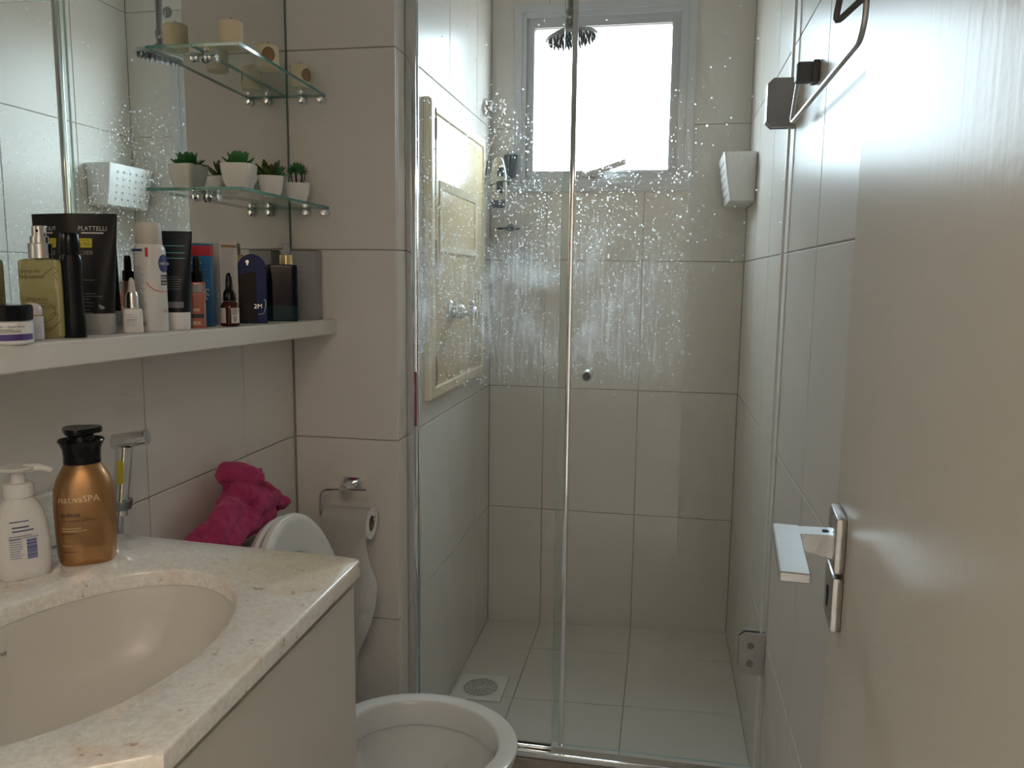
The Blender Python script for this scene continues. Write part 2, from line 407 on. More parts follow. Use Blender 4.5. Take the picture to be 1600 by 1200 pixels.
# ------------------------------------------------------------------ the room
def cells(rect, hole):
    (a0, b0, a1, b1), (h0, k0, h1, k1) = rect, hole
    A = sorted({a0, a1, *[v for v in (h0, h1) if a0 < v < a1]}); B = sorted({b0, b1, *[v for v in (k0, k1) if b0 < v < b1]})
    for i in range(len(A) - 1):
        for j in range(len(B) - 1):
            ca, cb2 = (A[i] + A[i + 1]) / 2, (B[j] + B[j + 1]) / 2
            if not (h0 < ca < h1 and k0 < cb2 < k1): yield A[i], B[j], A[i + 1], B[j + 1]
GAP = .0014
def tiles(wall, plane, face, inward, As, Bs, m, hole=None, skip=None, name='tile'):
    """plane: 'x' or 'y' or 'z'; face: coordinate of the finished surface; inward: +1/-1 towards the room"""
    cache = {}
    for i in range(len(As) - 1):
        for j in range(len(Bs) - 1):
            a0, a1, b0, b1 = As[i] + GAP, As[i + 1] - GAP, Bs[j] + GAP, Bs[j + 1] - GAP
            if a1 - a0 < .004 or b1 - b0 < .004 or (skip and skip(i, j)): continue
            cut = hole and not (a1 <= hole[0] or a0 >= hole[2] or b1 <= hole[1] or b0 >= hole[3])
            ca, cb2 = (a0 + a1) / 2, (b0 + b1) / 2
            key = None if cut else (round(a1 - a0, 4), round(b1 - b0, 4))
            me = cache.get(key) if key else None
            if me is None:
                bm = BM(); t0, t1 = face - inward * .008, face
                t0 -= face; t1 -= face
                def P(a, b, t):
                    return {'x': (t, a, b), 'y': (a, t, b), 'z': (a, b, t)}[plane]
                if cut:
                    vd = {}
                    def V(a, b, t):
                        k = (round(a, 5), round(b, 5), t)
                        if k not in vd: vd[k] = bm.verts.new(P(a - ca, b - cb2, t))
                        return vd[k]
                    cs = list(cells((a0, b0, a1, b1), hole)); edges = {}
                    if not cs: bm.free(); continue
                    for (c0, d0, c1, d1) in cs:
                        q = [(c0, d0), (c1, d0), (c1, d1), (c0, d1)]
                        bm.faces.new([V(*p, t1) for p in q]); bm.faces.new([V(*p, t0) for p in reversed(q)])
                        for p, r in zip(q, q[1:] + q[:1]):
                            k = tuple(sorted(((round(p[0], 5), round(p[1], 5)), (round(r[0], 5), round(r[1], 5)))))
                            edges[k] = None if k in edges else (p, r)
                    for v in edges.values():
                        if v: bm.faces.new([V(*v[0], t0), V(*v[1], t0), V(*v[1], t1), V(*v[0], t1)])
                else:
                    lo, hi = P(a0 - ca, b0 - cb2, min(t0, t1)), P(a1 - ca, b1 - cb2, max(t0, t1))
                    box(bm, lo, hi, .0012, 1)
                me = mesh_of(name, bm, m, 30)
                if key: cache[key] = me
            o = obj(name, me, None, wall)
            o.location = {'x': (face, ca, cb2), 'y': (ca, face, cb2), 'z': (ca, cb2, face)}[plane]

G = .0022   # grout lies this far behind the tile face
def zrows(z0, z1): return [z0] + [r for r in ROWS if z0 + .01 < r < z1 - .01] + [z1]

wl = obj('wall_left', box(BM(), (XL - .12, YN, ZF), (XL - G, YP + .05, ZC)), M['grout'])
tag(wl, 'left wall of beige rectangular tiles behind mirror, vanity and toilet', 'wall', kind='structure')
tiles(wl, 'x', XL, 1, [.217 + .335 * k for k in range(0, 5)] + [YP], zrows(ZF, 1.3106), M['tile'])
tiles(wl, 'x', XL, 1, [.217 + .335 * k for k in range(0, 5)] + [YP], zrows(1.3106, ZC), M['tile'])

wp = obj('wall_partition', box(BM(), (XL - .12, YP + G, ZF), (XP - G, YB + .02, ZC)), M['grout'])
tag(wp, 'tiled wall return between toilet corner and shower', 'wall', kind='structure')
tiles(wp, 'y', YP, -1, [XL + .003, XP], zrows(ZF, ZC), M['tile'])
tiles(wp, 'x', XP, 1, [YP + .008, 1.923, 2.258, 2.593, YB], zrows(ZF, ZC), M['tile'])

WX0, WX1, WZ0, WZ1 = -.512, .068, 1.558, 2.150
bm = BM()
for c in cells((XP - .02, ZF, XR + .1, ZC), (WX0, WZ0, WX1, WZ1)): box(bm, (c[0], YB + G, c[1]), (c[2], YB + .12, c[3]))
wb = obj('wall_back', bm, M['grout']); tag(wb, 'tiled end wall of the shower around the window', 'wall', kind='structure')
tiles(wb, 'y', YB, -1, [XP, -.408, -.073, XR], zrows(ZF, ZC), M['tile'], hole=(WX0, WZ0, WX1, WZ1))

wr = obj('wall_right', box(BM(), (XR + G, YN, ZF), (XR + .12, YB + .12, ZC)), M['grout'])
tag(wr, 'right wall of beige tiles running from shower to open door', 'wall', kind='structure')
tiles(wr, 'x', XR, -1, [YN + .003, .505, .84, 1.175, 1.51, 1.845, 2.18, 2.515, YB], zrows(ZF, ZC), M['tile'])

bm = BM()
box(bm, (XL - .12, YN - .12, ZF), (-.53, YN, ZC)); box(bm, (.105, YN - .12, ZF), (XR + .12, YN, ZC)); box(bm, (-.53, YN - .12, 2.09), (.105, YN, ZC))
wf = obj('wall_front', bm, M['plaster']); tag(wf, 'plastered wall with the doorway behind the viewer', 'wall', kind='structure')
bm = BM(); box(bm, (XL - .12, YN - .12, ZC), (XR + .12, YB + .12, ZC + .1))
tag(obj('ceiling', bm, M['plaster']), 'white plastered bathroom ceiling', 'ceiling', kind='structure')
fl = obj('floor', box(BM(), (XL - .12, YN - .12, ZF - .1), (XR + .12, YG + .02, ZF - G)), M['grout_pale'])
tag(fl, 'beige tiled bathroom floor in front of the shower', 'floor', kind='structure')
tiles(fl, 'z', ZF, 1, [XL, -.743, -.408, -.073, XR], [YN, .245, .58, .915, 1.25, 1.585, 1.838], M['floor_tile'])
fs = obj('floor_shower', box(BM(), (XP - .02, YG, ZF - .1), (XR + .05, YB + .05, ZSH - G)), M['grout'])
tag(fs, 'shower floor of pale square tiles sloping to the drain', 'floor', kind='structure')
DR = (-.598, 2.222, -.440, 2.380)
tiles(fs, 'z', ZSH, 1, [XP, -.408, -.073, XR], [1.89, 1.92, 2.257, 2.595, YB], M['floor_tile'], hole=DR)
for o in [fs]: # the shower floor falls slightly towards the drain side
    o.rotation_euler = (0, -math.radians(1.9), 0)
tag(obj('trim_1', box(BM(), (XP + .001, YG - .028, ZF), (XR - .001, YG + .028, .052), .002), M['curb']), 'low grey-brown stone kerb under the shower glass', 'kerb', kind='structure')
# hallway beyond the doorway
bm = BM()
box(bm, (-1.1, -1.55, ZF), (-1.0, YN - .12, 2.5)); box(bm, (.6, -1.55, ZF), (.7, YN - .12, 2.5)); box(bm, (-1.1, -1.65, ZF), (.7, -1.55, 2.5))
box(bm, (-1.1, -1.65, 2.5), (.7, YN - .12, 2.6))
tag(obj('wall_hallway', bm, M['hall']), 'plain painted hallway walls outside the bathroom door', 'wall', kind='structure')
tag(obj('floor_hallway', box(BM(), (-1.1, -1.65, ZF - .1), (.7, YN - .12, ZF)), M['floor_tile']), 'plain hallway floor outside the bathroom door', 'floor', kind='structure')

# ------------------------------------------------------------------ window
def ring_rect(bm, o, i, y0, y1, bev=.0015):
    """mitred rectangular frame in the xz plane"""
    (a0, b0, a1, b1), (c0, d0, c1, d1) = o, i
    q = [(a0, b0), (a1, b0), (a1, b1), (a0, b1)]; r = [(c0, d0), (c1, d0), (c1, d1), (c0, d1)]
    for k in range(4):
        j = (k + 1) % 4
        loft(bm, [[Vector((p[0], y, p[1])) for p in (q[k], q[j], r[j], r[k])] for y in (y0, y1)])
win = thing('window_1', 'white aluminium tilting window glowing at the shower end wall', 'window', (0, 0, 0), kind='structure')
bm = BM(); ring_rect(bm, (-.525, 1.545, .082, 2.163), (-.500, 1.570, .057, 2.138), YB - .010, YB + .004)
obj('architrave', bm, M['alu_white'], win, 20)
bm = BM(); ring_rect(bm, (-.512, 1.558, .068, 2.150), (-.486, 1.590, .030, 2.122), YB - .004, YB + .07)
obj('frame', bm, M['alu_white'], win, 20)
bm = BM(); ring_rect(bm, (-.488, 1.588, .032, 2.124), (-.459, 1.617, .001, 2.090), YB + .012, YB + .05); ring_rect(bm, (-.466, 1.610, .008, 2.097), (-.459, 1.617, .001, 2.090), YB + .006, YB + .02)
sash = obj('sash', bm, M['alu_white'], win, 20)
obj('pane', box(BM(), (-.462, YB + .034, 1.614), (.004, YB + .038, 2.093)), M['glass'], sash, 0)
bm = BM(); box(bm, (-.285, YB - .012, 1.594), (-.215, YB + .010, 1.612), .003, 2)
lathe(bm, [(.010, -.03), (.011, -.026), (.011, 0), (0, .001)], 14, (-.245, YB, 1.603), 'y')
hb = obj('latch_base', bm, M['steel'], win)
bm = BM(); loft(bm, [[Vector((x, YB - .03 + y, z)) for x, y, z in q] for q in (
    ((-.262, -.008, 1.592), (-.262, .006, 1.592), (-.258, .006, 1.610), (-.258, -.008, 1.610)),
    ((-.22, -.010, 1.604), (-.22, .006, 1.604), (-.222, .006, 1.620), (-.222, -.010, 1.620)),
    ((-.136, -.012, 1.630), (-.136, .004, 1.630), (-.139, .004, 1.648), (-.139, -.012, 1.648)))])
obj('latch_lever', bm, M['steel'], hb)

# ------------------------------------------------------------------ shower screen and door
scr = thing('shower_screen', 'fixed clear glass shower panel beside the tiled return, spotted with limescale', 'glass panel')
def pane(bm, x0, x1, y0, y1, z0, z1):
    vs_ = [bm.verts.new(p) for p in ((x0, y0, z0), (x1, y0, z0), (x1, y1, z0), (x0, y1, z0), (x0, y0, z1), (x1, y0, z1), (x1, y1, z1), (x0, y1, z1))]
    for f, mi in (((0, 3, 2, 1), 1), ((4, 5, 6, 7), 1), ((0, 1, 5, 4), 0), ((1, 2, 6, 5), 1), ((2, 3, 7, 6), 2), ((3, 0, 4, 7), 1)):
        bm.faces.new([vs_[i] for i in f]).material_index = mi
    return bm
obj('glass', pane(BM(), -.600, -.236, YG - .004, YG + .004, .078, 1.93), [M['clear_pane'], M['glass_edge_pale'], M['shower_glass']], scr, 0)
bm = BM(); box(bm, (XP + .001, YG - .013, .076), (XP + .004, YG + .013, 1.94), .001); box(bm, (XP + .003, YG - .013, .076), (XP + .026, YG - .008, 1.94), .0015, 2); box(bm, (XP + .003, YG + .008, .076), (XP + .026, YG + .013, 1.94), .0015, 2)
pr_ = obj('wall_profile', bm, M['chrome'], scr)
obj('sticker', box(BM(), (XP + .020, YG - .0140, .885), (XP + .0255, YG - .0131, 1.02)), M['magenta'], pr_, 0)
bm = BM(); box(bm, (XP + .002, YG - .024, .052), (XR - .002, YG - .012, .070), .003, 2); box(bm, (XP + .002, YG - .013, .052), (XR - .002, YG + .020, .062), .002, 2); box(bm, (XP + .002, YG - .008, .060), (-.236, YG + .012, .078), .002, 2)
obj('floor_track', bm, M['chrome'], scr)

sd = thing('shower_swing_screen', 'hinged clear glass shower door with round knob', 'glass door')
obj('glass', pane(BM(), -.208, XR - .010, YG - .004, YG + .004, .085, 1.93), [M['clear_pane'], M['glass_edge_pale'], M['shower_glass']], sd, 0)
bm = BM(); box(bm, (-.218, YG - .008, .085), (-.206, YG + .008, 1.93), .002, 2); obj('edge_profile', bm, M['chrome'], sd)
obj('edge_seal', box(BM(), (-.236, YG + .006, .085), (-.217, YG + .008, 1.93), .0005), M['shelf_glass'], sd)
obj('wall_seal', box(BM(), (XR - .012, YG - .005, .085), (XR - .006, YG + .006, 1.93), .001), M['white'], sd)
bm = BM(); lathe(bm, [(.0, -.036), (.0105, -.036), (.0125, -.033), (.0125, -.020), (.0115, -.017), (.0125, -.014), (.0125, -.006), (.010, -.004)], 24, (-.166, YG, 1.026), 'y')
kn = obj('knob', bm, M['steel'], sd)
bm = BM(); lathe(bm, [(.0095, -.0375), (.0095, -.0355)], 24, (-.166, YG, 1.026), 'y'); obj('knob_cap', bm, M['rubber'], kn)
for z0, z1 in ((1.578, 1.680), (.327, .427)):
    c = .012; x0, x1 = .206, XR - .001
    poly = [(x0 + c, z0), (x1, z0), (x1, z1), (x0 + c, z1), (x0, z1 - c), (x0, z0 + c)]
    bm = BM(); prism(bm, poly, YG - .016, YG - .005, 'xz'); prism(bm, poly, YG + .005, YG + .016, 'xz')
    h = obj('hinge', bm, M['dark_chrome'] if z0 > 1 else M['steel'], sd)
    for dz in (.028, .072):
        bm = BM(); lathe(bm, [(.0085, -.018), (.0085, -.015), (.004, -.0155)], 18, (.232, YG, z0 + dz), 'y', cap0=True); obj('screw', bm, M['dark_chrome'], h)

# ------------------------------------------------------------------ bathroom door
dr = thing('door_1', 'open cream painted bathroom door with steel lever handle', 'door', (.109, .132, 0), kind='structure')
dr.rotation_euler = (0, 0, -math.radians(5))
obj('leaf', box(BM(), (0, 0, ZF + .01), (.035, .62, 2.06), .0015), M['door'], dr)
def rosette(z0, z1):
    return box(BM(), (-.009, .545, z0), (0, .597, z1), .003, 2)
ro = obj('rosette', rosette(1.009, 1.057), M['steel'], dr)
es = obj('lock_plate', rosette(.958, 1.006), M['steel'], dr)
bm = BM(); lathe(bm, [(.0045, -.0098), (.0045, -.0085)], 14, (0, .571, .986), 'x'); box(bm, (-.0098, .5685, .972), (-.0085, .5735, .984)); obj('keyhole', bm, M['dark'], es)
bm = BM()
loft(bm, [[Vector((x, y, z)) for y, z in ((.560, z0), (.582, z0), (.582, z1), (.560, z1))] for x, z0, z1 in ((-.006, 1.017, 1.0385), (-.030, 1.022, 1.0375), (-.036, 1.028, 1.037))])
box(bm, (-.0565, .462, 1.0290), (-.0345, .586, 1.0370), .001, 1)
lv = obj('lever', bm, M['steel'], dr)
obj('set_screw', lathe(BM(), [(.0028, 1.0370), (.0028, 1.0388)], 12, (-.014, .571, 0)), M['dark'], lv)

# ------------------------------------------------------------------ towel rail on the right wall
tr_ = thing('towel_rail', 'bent chrome wire towel rail on the right wall beside the upper shower hinge', 'towel rail')
bm = BM(); tube(bm, round_path([(.237, 1.640, 1.622), (.238, 1.700, 1.562), (.240, 1.690, 1.560), (.240, 1.150, 1.560), (.240, 1.128, 1.582), (.240, 1.128, 1.650)], .02), .0042, 10); obj('rail', bm, M['steel'], tr_)
bm = BM(); tube(bm, round_path([(.214, 1.135, 1.640), (.205, 1.135, 1.578), (.236, 1.128, 1.606), (.240, 1.126, 1.612)], .012), .0042, 10); obj('hook', bm, M['rubber'], tr_)
for y, z in ((1.60, 1.629), (1.12, 1.630)):
    bm = BM(); box(bm, (.226, y - .017, z - .017), (.256, y + .017, z + .017), .005, 3); box(bm, (.254, y - .019, z - .019), (XR - .0005, y + .019, z + .019), .002, 2)
    obj('bracket', bm, M['rubber'], tr_)

# ------------------------------------------------------------------ mirror, glass shelves, long shelf
mi = thing('wall_mirror', 'large frameless wall mirror above the long shelf', 'mirror')
obj('mirror_glass', box(BM(), (XL + .0008, .30, 1.168), (XL + .0030, 1.782, 2.32)), M['mirror'], mi, 0)
obj('mirror_edge', box(BM(), (XL + .0008, 1.7825, 1.168), (XL + .0034, 1.7855, 2.32)), M['glass_edge'], mi, 0)

SX = XL + .0035
def shelf_z(y): return 1.147 + (1.788 - y) * .0183
bm = BM(); y0, y1 = .30, YP - .001
loft(bm, [[Vector((x, y, shelf_z(y) + dz)) for x, dz in ((SX, -.034), (-.7605, -.034), (-.7585, -.032), (-.7585, -.002), (-.7605, 0), (SX, 0))] for y in (y0, y1)])
tag(obj('wall_shelf', bm, M['shelf'], None, 20), 'long white board shelf under the mirror, crowded with toiletries', 'shelf')

def glass_shelf(label, ya, za, zb, x1):
    t = thing('glass_shelf', label, 'shelf', group='glass shelves on the mirror')
    yb = YP - .002
    bm = BM(); v = [bm.verts.new(p) for p in ((SX, ya, za - .006), (x1, ya, za - .006), (x1, yb, zb - .006), (SX, yb, zb - .006), (SX, ya, za), (x1, ya, za), (x1, yb, zb), (SX, yb, zb))]
    for f, k in (((0, 3, 2, 1), 0), ((4, 5, 6, 7), 0), ((0, 1, 5, 4), 1), ((1, 2, 6, 5), 1), ((2, 3, 7, 6), 1), ((3, 0, 4, 7), 1)):
        bm.faces.new([v[i] for i in f]).material_index = k
    obj('glass', bm, [M['shelf_glass'], M['glass_edge']], t, 0)
    bm = BM(); zc = za - .013
    lathe(bm, [(0, 0), (.010, 0), (.011, .003), (.009, .006), (.0085, .018), (.010, .021), (.010, .026), (0, .028)], 20, (SX, ya + .045, zc), 'x')
    obj('clip', bm, M['chrome'], t)
    for x in (x1 - .052, x1 - .006):
        bm = BM(); lathe(bm, [(0, -.024), (.006, -.0235), (.0085, -.020), (.0085, -.014), (.006, -.011), (.0085, -.008), (.009, -.003), (.009, 0), (0, 0)], 20, (x, YP, zb - .014), 'y')
        obj('clip', bm, M['chrome'], t)
    return t
glass_shelf('upper small glass shelf on the mirror, holding cream candles', 1.405, 1.672, 1.6615, -.775)
glass_shelf('lower small glass shelf on the mirror, holding potted succulents', 1.393, 1.412, 1.409, -.771)
def up_z(y): return 1.672 - (y - 1.405) * .0277
def lo_z(y): return 1.412 - (y - 1.393) * .0077

# candles
for k, (y, x, lab, rz) in enumerate(((1.444, -.813, 'plain cream pillar candle at the near end of the upper glass shelf', 0), (1.588, -.813, 'cream candle with a brown round emblem, middle one on the upper glass shelf', .55), (1.735, -.812, 'cream candle with emblem turned aside, nearest the tiled corner', 1.15))):
    t = thing('candle', lab, 'candle', (x, y, up_z(y) + .0005), rz, 'cream candles on the upper glass shelf')
    h = (.047, .048, .050)[k]; r = .0225
    bm, sf = body([(0, r - .002, r - .002, 2), (.002, r, r, 2), (h - .002, r, r, 2), (h, r - .002, r - .002, 2), (h - .001, r - .006, r - .006, 2)], 40); obj('wax', bm, M['wax'], t)
    obj('wick', tube(BM(), [(0, 0, h - .002), (.0006, 0, h + .004), (.002, .001, h + .008)], .0009, 6), M['ink_dark'], t)
    if k:
        bm = BM(); n = 20; rings = []
        for rr in (.001, .004, .007, .010, .013): rings.append([sf(rr * math.cos(2 * PI * i / n) * .95, .026 + rr * 1.1 * math.sin(2 * PI * i / n), .0005) for i in range(n)])
        loft(bm, rings, True, False); lab_o = obj('emblem', bm, M['emblem'], t)
        bm = BM(); pts = [sf(.0125 * math.cos(2 * PI * i / n) * .95, .026 + .0137 * math.sin(2 * PI * i / n), .0008) for i in range(n + 1)]; tube(bm, pts, .0006, 5); obj('emblem_ring', bm, M['ink_olive'], lab_o)

# succulents
def pot_mesh(w, h):
    bm = BM(); a = w / 2
    prof = [(0, .66), (.004, .70), (h * .35, .86), (h * .7, .96), (h - .002, 1.0), (h, .985), (h, .93), (h - .006, .90), (h - .012, .88)]
    loft(bm, [sring(0, 0, z, a * k, a * k, 5.0, 48) for z, k in prof]); return bm
def leaf_mesh(L, W, T, curl, m):
    bm = BM(); n = 7; rings = []
    for i in range(n):
        t = i / (n - 1); wd = W * max(.04, math.sin(PI * min(1, t * .72 + .20)) ** .7) * (1 if t < .99 else .45); th = T * (1 - .75 * t)
        c = Vector((L * t, 0, curl * L * t * t))
        rings.append([c + Vector((0, wd * math.cos(2 * PI * k / 6), th * math.sin(2 * PI * k / 6))) for k in range(6)])
    loft(bm, rings); return mesh_of('leaf', bm, m, 60)
def put_leaf(me, parent, az, el, r0, z, sc=1):
    o = obj('leaf', me, None, parent); o.location = (r0 * math.cos(az), r0 * math.sin(az), z); o.rotation_euler = (0, -el, az); o.scale = (sc, sc, sc); return o
def succulent(label, loc, rz, w, h, kind):
    t = thing('potted_succulent', label, 'plant', loc, rz, 'potted succulents on the lower glass shelf')
    obj('pot', pot_mesh(w, h), M['pot'], t)
    bm = BM(); loft(bm, [sring(0, 0, h - .010, w * .44, w * .44, 5, 32), sring(0, 0, h - .006, w * .2, w * .2, 3, 32)]); obj('soil', bm, M['soil'], t)
    r = random.Random(len(kind))
    if kind == 'green':
        me = leaf_mesh(.031, .0110, .0040, .25, M['leaf']); me2 = leaf_mesh(.034, .006, .0025, -.25, M['leaf_red'])
        for lay, (n, el, sc) in enumerate(((7, .25, 1.0), (6, .75, .95), (4, 1.15, .8))):
            for i in range(n): put_leaf(me, t, 2 * PI * i / n + lay * .5 + r.uniform(-.1, .1), el + r.uniform(-.1, .1), .003, h - .004 + lay * .002, sc)
        for i in range(3): put_leaf(me2, t, 2.2 + i * .7, .25, .006, h - .002, 1.05)
    elif kind == 'olive_':
        me = leaf_mesh(.042, .0095, .003, .2, M['leaf_dark']); me2 = leaf_mesh(.038, .0100, .003, .15, M['leaf'])
        for lay, (n, el) in enumerate(((7, .12), (6, .42), (4, .85))):
            for i in range(n): put_leaf(me if (i + lay) % 3 else me2, t, 2 * PI * i / n + lay * .45 + r.uniform(-.15, .15), el + r.uniform(-.1, .12), .003, h - .004 + lay * .002, 1 - lay * .06)
    else:
        ts = []
        for i in range(7):
            a = 2 * PI * i / 7; p = [(.006 * math.cos(a), .006 * math.sin(a), h - .008), (.014 * math.cos(a), .014 * math.sin(a), h + .008), (.016 * math.cos(a), .016 * math.sin(a), h + .024)]
            obj('stem', tube(BM(), smooth_path(p, 4), .0013, 6), M['stem'], t); ts.append(p[-1])
        me = leaf_mesh(.012, .0035, .0018, .3, M['leaf'])
        for i in range(46):
            zz = 1 - 1.35 * (i + .5) / 46; a = i * 2.399963; el = math.asin(max(-.3, zz)); rr = math.cos(el)
            put_leaf(me, t, a, el, .013 * rr, h + .026 + .009 * zz, r.uniform(.85, 1.15))
    return t
succulent('potted succulent with bright green plump leaves at near end of lower glass shelf', (-.816, 1.463, lo_z(1.463) + .0005), math.radians(8), .060, .050, 'green')
succulent('potted succulent with olive pointed leaves, middle of lower glass shelf', (-.816, 1.592, lo_z(1.592) + .0005), math.radians(28), .052, .044, 'olive_')
succulent('potted succulent shaped like a small round tree in the corner', (-.815, 1.716, lo_z(1.716) + .0005), math.radians(22), .056, .044, 'tree')

# ------------------------------------------------------------------ toiletries on the long shelf
def on_shelf(name, label, cat, x, y, deg): return thing(name, label, cat, (x, y, shelf_z(y) + .0006), math.radians(deg))
# cream jar
t = on_shelf('cream_jar', 'squat white cream jar with black lid and purple band', 'jar', -.783, .838, 44)
bm, sf = body([(0, .0285, .0285, 2), (.002, .0300, .0300, 2), (.026, .0300, .0300, 2), (.028, .028, .028, 2)]); obj('jar_body', bm, M['white'], t)
bm = BM(); patch(bm, sf, -.0285, .0285, .005, .0125, 20, 1, .0004); obj('purple_stripe', bm, M['purple'], t)
bm = BM(); text_on(bm, sf, 'Renovação - Superdose', -.020, .0205, .0042, off=.0007); fine_lines(bm, sf, -.02, .018, .0185, 3, .0016, .0005); obj('lettering', bm, M['ink_dark'], t)
bm = BM(); loft(bm, [sring(0, 0, z, r, r, 2, 48) for z, r in ((.0285, .0295), (.029, .0305), (.040, .0312), (.0455, .0308), (.047, .029), (.0465, .01))]); obj('lid', bm, M['black'], t)
# small pale bottle
t = on_shelf('roll_on_bottle', 'small pale lilac bottle with rounded pink cap beside cream jar', 'bottle', -.806, .908, 40)
obj('bottle_body', body([(0, .0115, .0115, 2), (.002, .0128, .0128, 2), (.030, .0128, .0128, 2), (.031, .0120, .012, 2)], 32)[0], M['lilacwhite'], t)
obj('collar', body([(.031, .0122, .0122, 2), (.0325, .0122, .0122, 2)], 32)[0], M['gold'], t)
obj('cap', body([(.0326, .0118, .0118, 2), (.040, .0120, .012, 2), (.044, .0105, .0105, 2), (.047, .007, .007, 2), (.048, .002, .002, 2)], 32)[0], M['pinkwhite'], t)
# yellow spray bottle
t = on_shelf('spray_bottle', 'rectangular yellow-green spray bottle with silver pump and handwritten-style print', 'bottle', -.827, .954, 24)
bm, sf = body([(0, .0245, .0105, 6), (.003, .0265, .0125, 6), (.098, .0265, .0125, 6), (.104, .0252, .0115, 6), (.106, .020, .009, 4)]); obj('bottle_body', bm, M['oil'], t)
bm = BM(); text_on(bm, sf, 'spray de', -.024, .088, .0075); text_on(bm, sf, 'hidratante', -.024, .080, .0075); text_on(bm, sf, 'Limpeza', -.023, .050, .0098); text_on(bm, sf, 'Energética', -.023, .0395, .0098)
obj('lettering', bm, M['ink_olive'], t)
for k, pts in enumerate((((.004, .084), (.012, .090), (.018, .095), (.023, .090), (.018, .086), (.022, .078)), ((-.004, .048), (.010, .046), (.018, .036), (.010, .024), (-.008, .018), (.006, .012), (.023, .022)), ((.010, .030), (.016, .034), (.022, .030)), ((-.02, .012), (-.005, .008), (.012, .012), (.024, .026)))):
    bm = BM(); P = smooth_path([sf(a, b, .0004) for a, b in pts], 6); tube(bm, P, .00035, 5); obj('vine_print', bm, M['ink_olive'], t)
bm = BM(); loft(bm, [sring(0, 0, z, r, r, 2, 32) for z, r in ((.1065, .0135), (.107, .0145), (.126, .0145), (.127, .0135))]); obj('collar', bm, M['silver'], t)
bm = BM(); loft(bm, [sring(0, 0, z, r, r, 2, 32) for z, r in ((.127, .0115), (.136, .0115), (.1365, .0095), (.1365, .0090), (.149, .0090), (.150, .0082))]); pu = obj('pump', bm, M['silver'], t)
bm = BM(); lathe(bm, [(.0018, -.0095), (.0018, -.0085)], 10, (0, 0, .143), 'y'); obj('nozzle', bm, M['dark'], pu)
# black waisted bottle
t = on_shelf('black_bottle', 'slim glossy black waisted bottle before the tall charcoal tube', 'bottle', -.797, .973, 39)
obj('bottle_body', body([(0, .0145, .0130, 2.4), (.003, .0155, .014, 2.4), (.03, .0142, .0128, 2.4), (.055, .0128, .0118, 2.4), (.08, .0133, .012, 2.4), (.102, .0142, .0126, 2.4), (.110, .0132, .0118, 2.2), (.113, .0120, .0118, 2)])[0], M['black'], t)
obj('cap', body([(.1135, .0122, .0122, 2), (.115, .0130, .0130, 2), (.140, .0118, .0118, 2), (.142, .0105, .0105, 2)])[0], M['black'], t)
# charcoal tube
def tube_body(h0, h, rb, wt, p0=2.0):
    S_ = []
    for i in range(9):
        u = i / 8; S_.append((h0 + (h - h0) * u, rb + (wt / 2 - rb) * u, max(.0012, rb * .78 * (1 - u) ** .8), 2.0 + .4 * u))
    return body(S_)
t = on_shelf('hair_tube', 'tall charcoal cosmetic tube marked SILVER with yellow label', 'tube', -.836, 1.066, 12)
bm, sf = tube_body(.0305, .177, .0275, .079); obj('tube_body', bm, M['black_matt'], t)
bm = BM(); text_on(bm, sf, 'PLATTELLI', .0045, .152, .0092, 'CENTER'); patch(bm, sf, -.0115, .0205, .1475, .1495, 10, 1, .0006); obj('brand_lettering', bm, M['ink_light'], t)
bm = BM(); text_on(bm, sf, 'SILVER', -.019, .1165, .0088, off=.0007); fine_lines(bm, sf, -.014, .016, .080, 1, .003, .0008); fine_lines(bm, sf, -.019, .020, .060, 2, .004, .0006); fine_lines(bm, sf, -.016, .008, .052, 3, .005, .0006); fine_lines(bm, sf, -.016, .008, .036, 2, .004, .0006); obj('lettering', bm, M['ink_grey'], t)
bm = BM(); patch(bm, sf, -.0195, .0045, .127, .1405, 8, 2, .0006); yl = obj('yellow_label', bm, M['yellow'], t)
bm = BM(); text_on(bm, sf, 'MATIZADOR', -.0175, .1365, .0032, off=.0009); text_on(bm, sf, 'ULTRA', -.0165, .1300, .0060, off=.0009); obj('lettering', bm, M['ink_olive'], yl)
bm = BM(); loft(bm, [[sf(.0175 + a * .004, .040 + b * .004, .0007) for a, b in ((-1, 1), (-.6, -.4), (.2, -1), (.9, -.3), (.5, .4))]], True, False); obj('leaf_mark', bm, M['ink_grey'], t)
obj('cap', body([(0, .0260, .0205, 2.2), (.002, .0270, .0213, 2.2), (.028, .0276, .0216, 2.2), (.0302, .0270, .0212, 2.2)])[0], M['frost'], t)
# serum
t = on_shelf('serum_bottle', 'tiny white serum bottle with silver neck and pointed nozzle', 'bottle', -.803, 1.106, 36)
bm, sf = body([(0, .0132, .0095, 4), (.002, .0145, .0105, 4), (.034, .0140, .0102, 4), (.0365, .0122, .009, 3), (.037, .010, .008, 2)]); obj('bottle_body', bm, M['bottle_white'], t)
bm = BM(); fine_lines(bm, sf, -.010, .006, .028, 6, .0032, .0006); text_on(bm, sf, 'serum', -.008, .0185, .005); obj('lettering', bm, M['ink_grey'], t)
obj('neck', body([(.0372, .0085, .0085, 2), (.038, .0095, .0095, 2), (.056, .0092, .0092, 2), (.062, .0070, .0070, 2)])[0], M['silver'], t)
obj('nozzle', body([(.0622, .0062, .0062, 2), (.070, .0048, .0048, 2), (.078, .0040, .0040, 2), (.084, .0022, .0022, 2)])[0], M['aero_cap'], t)
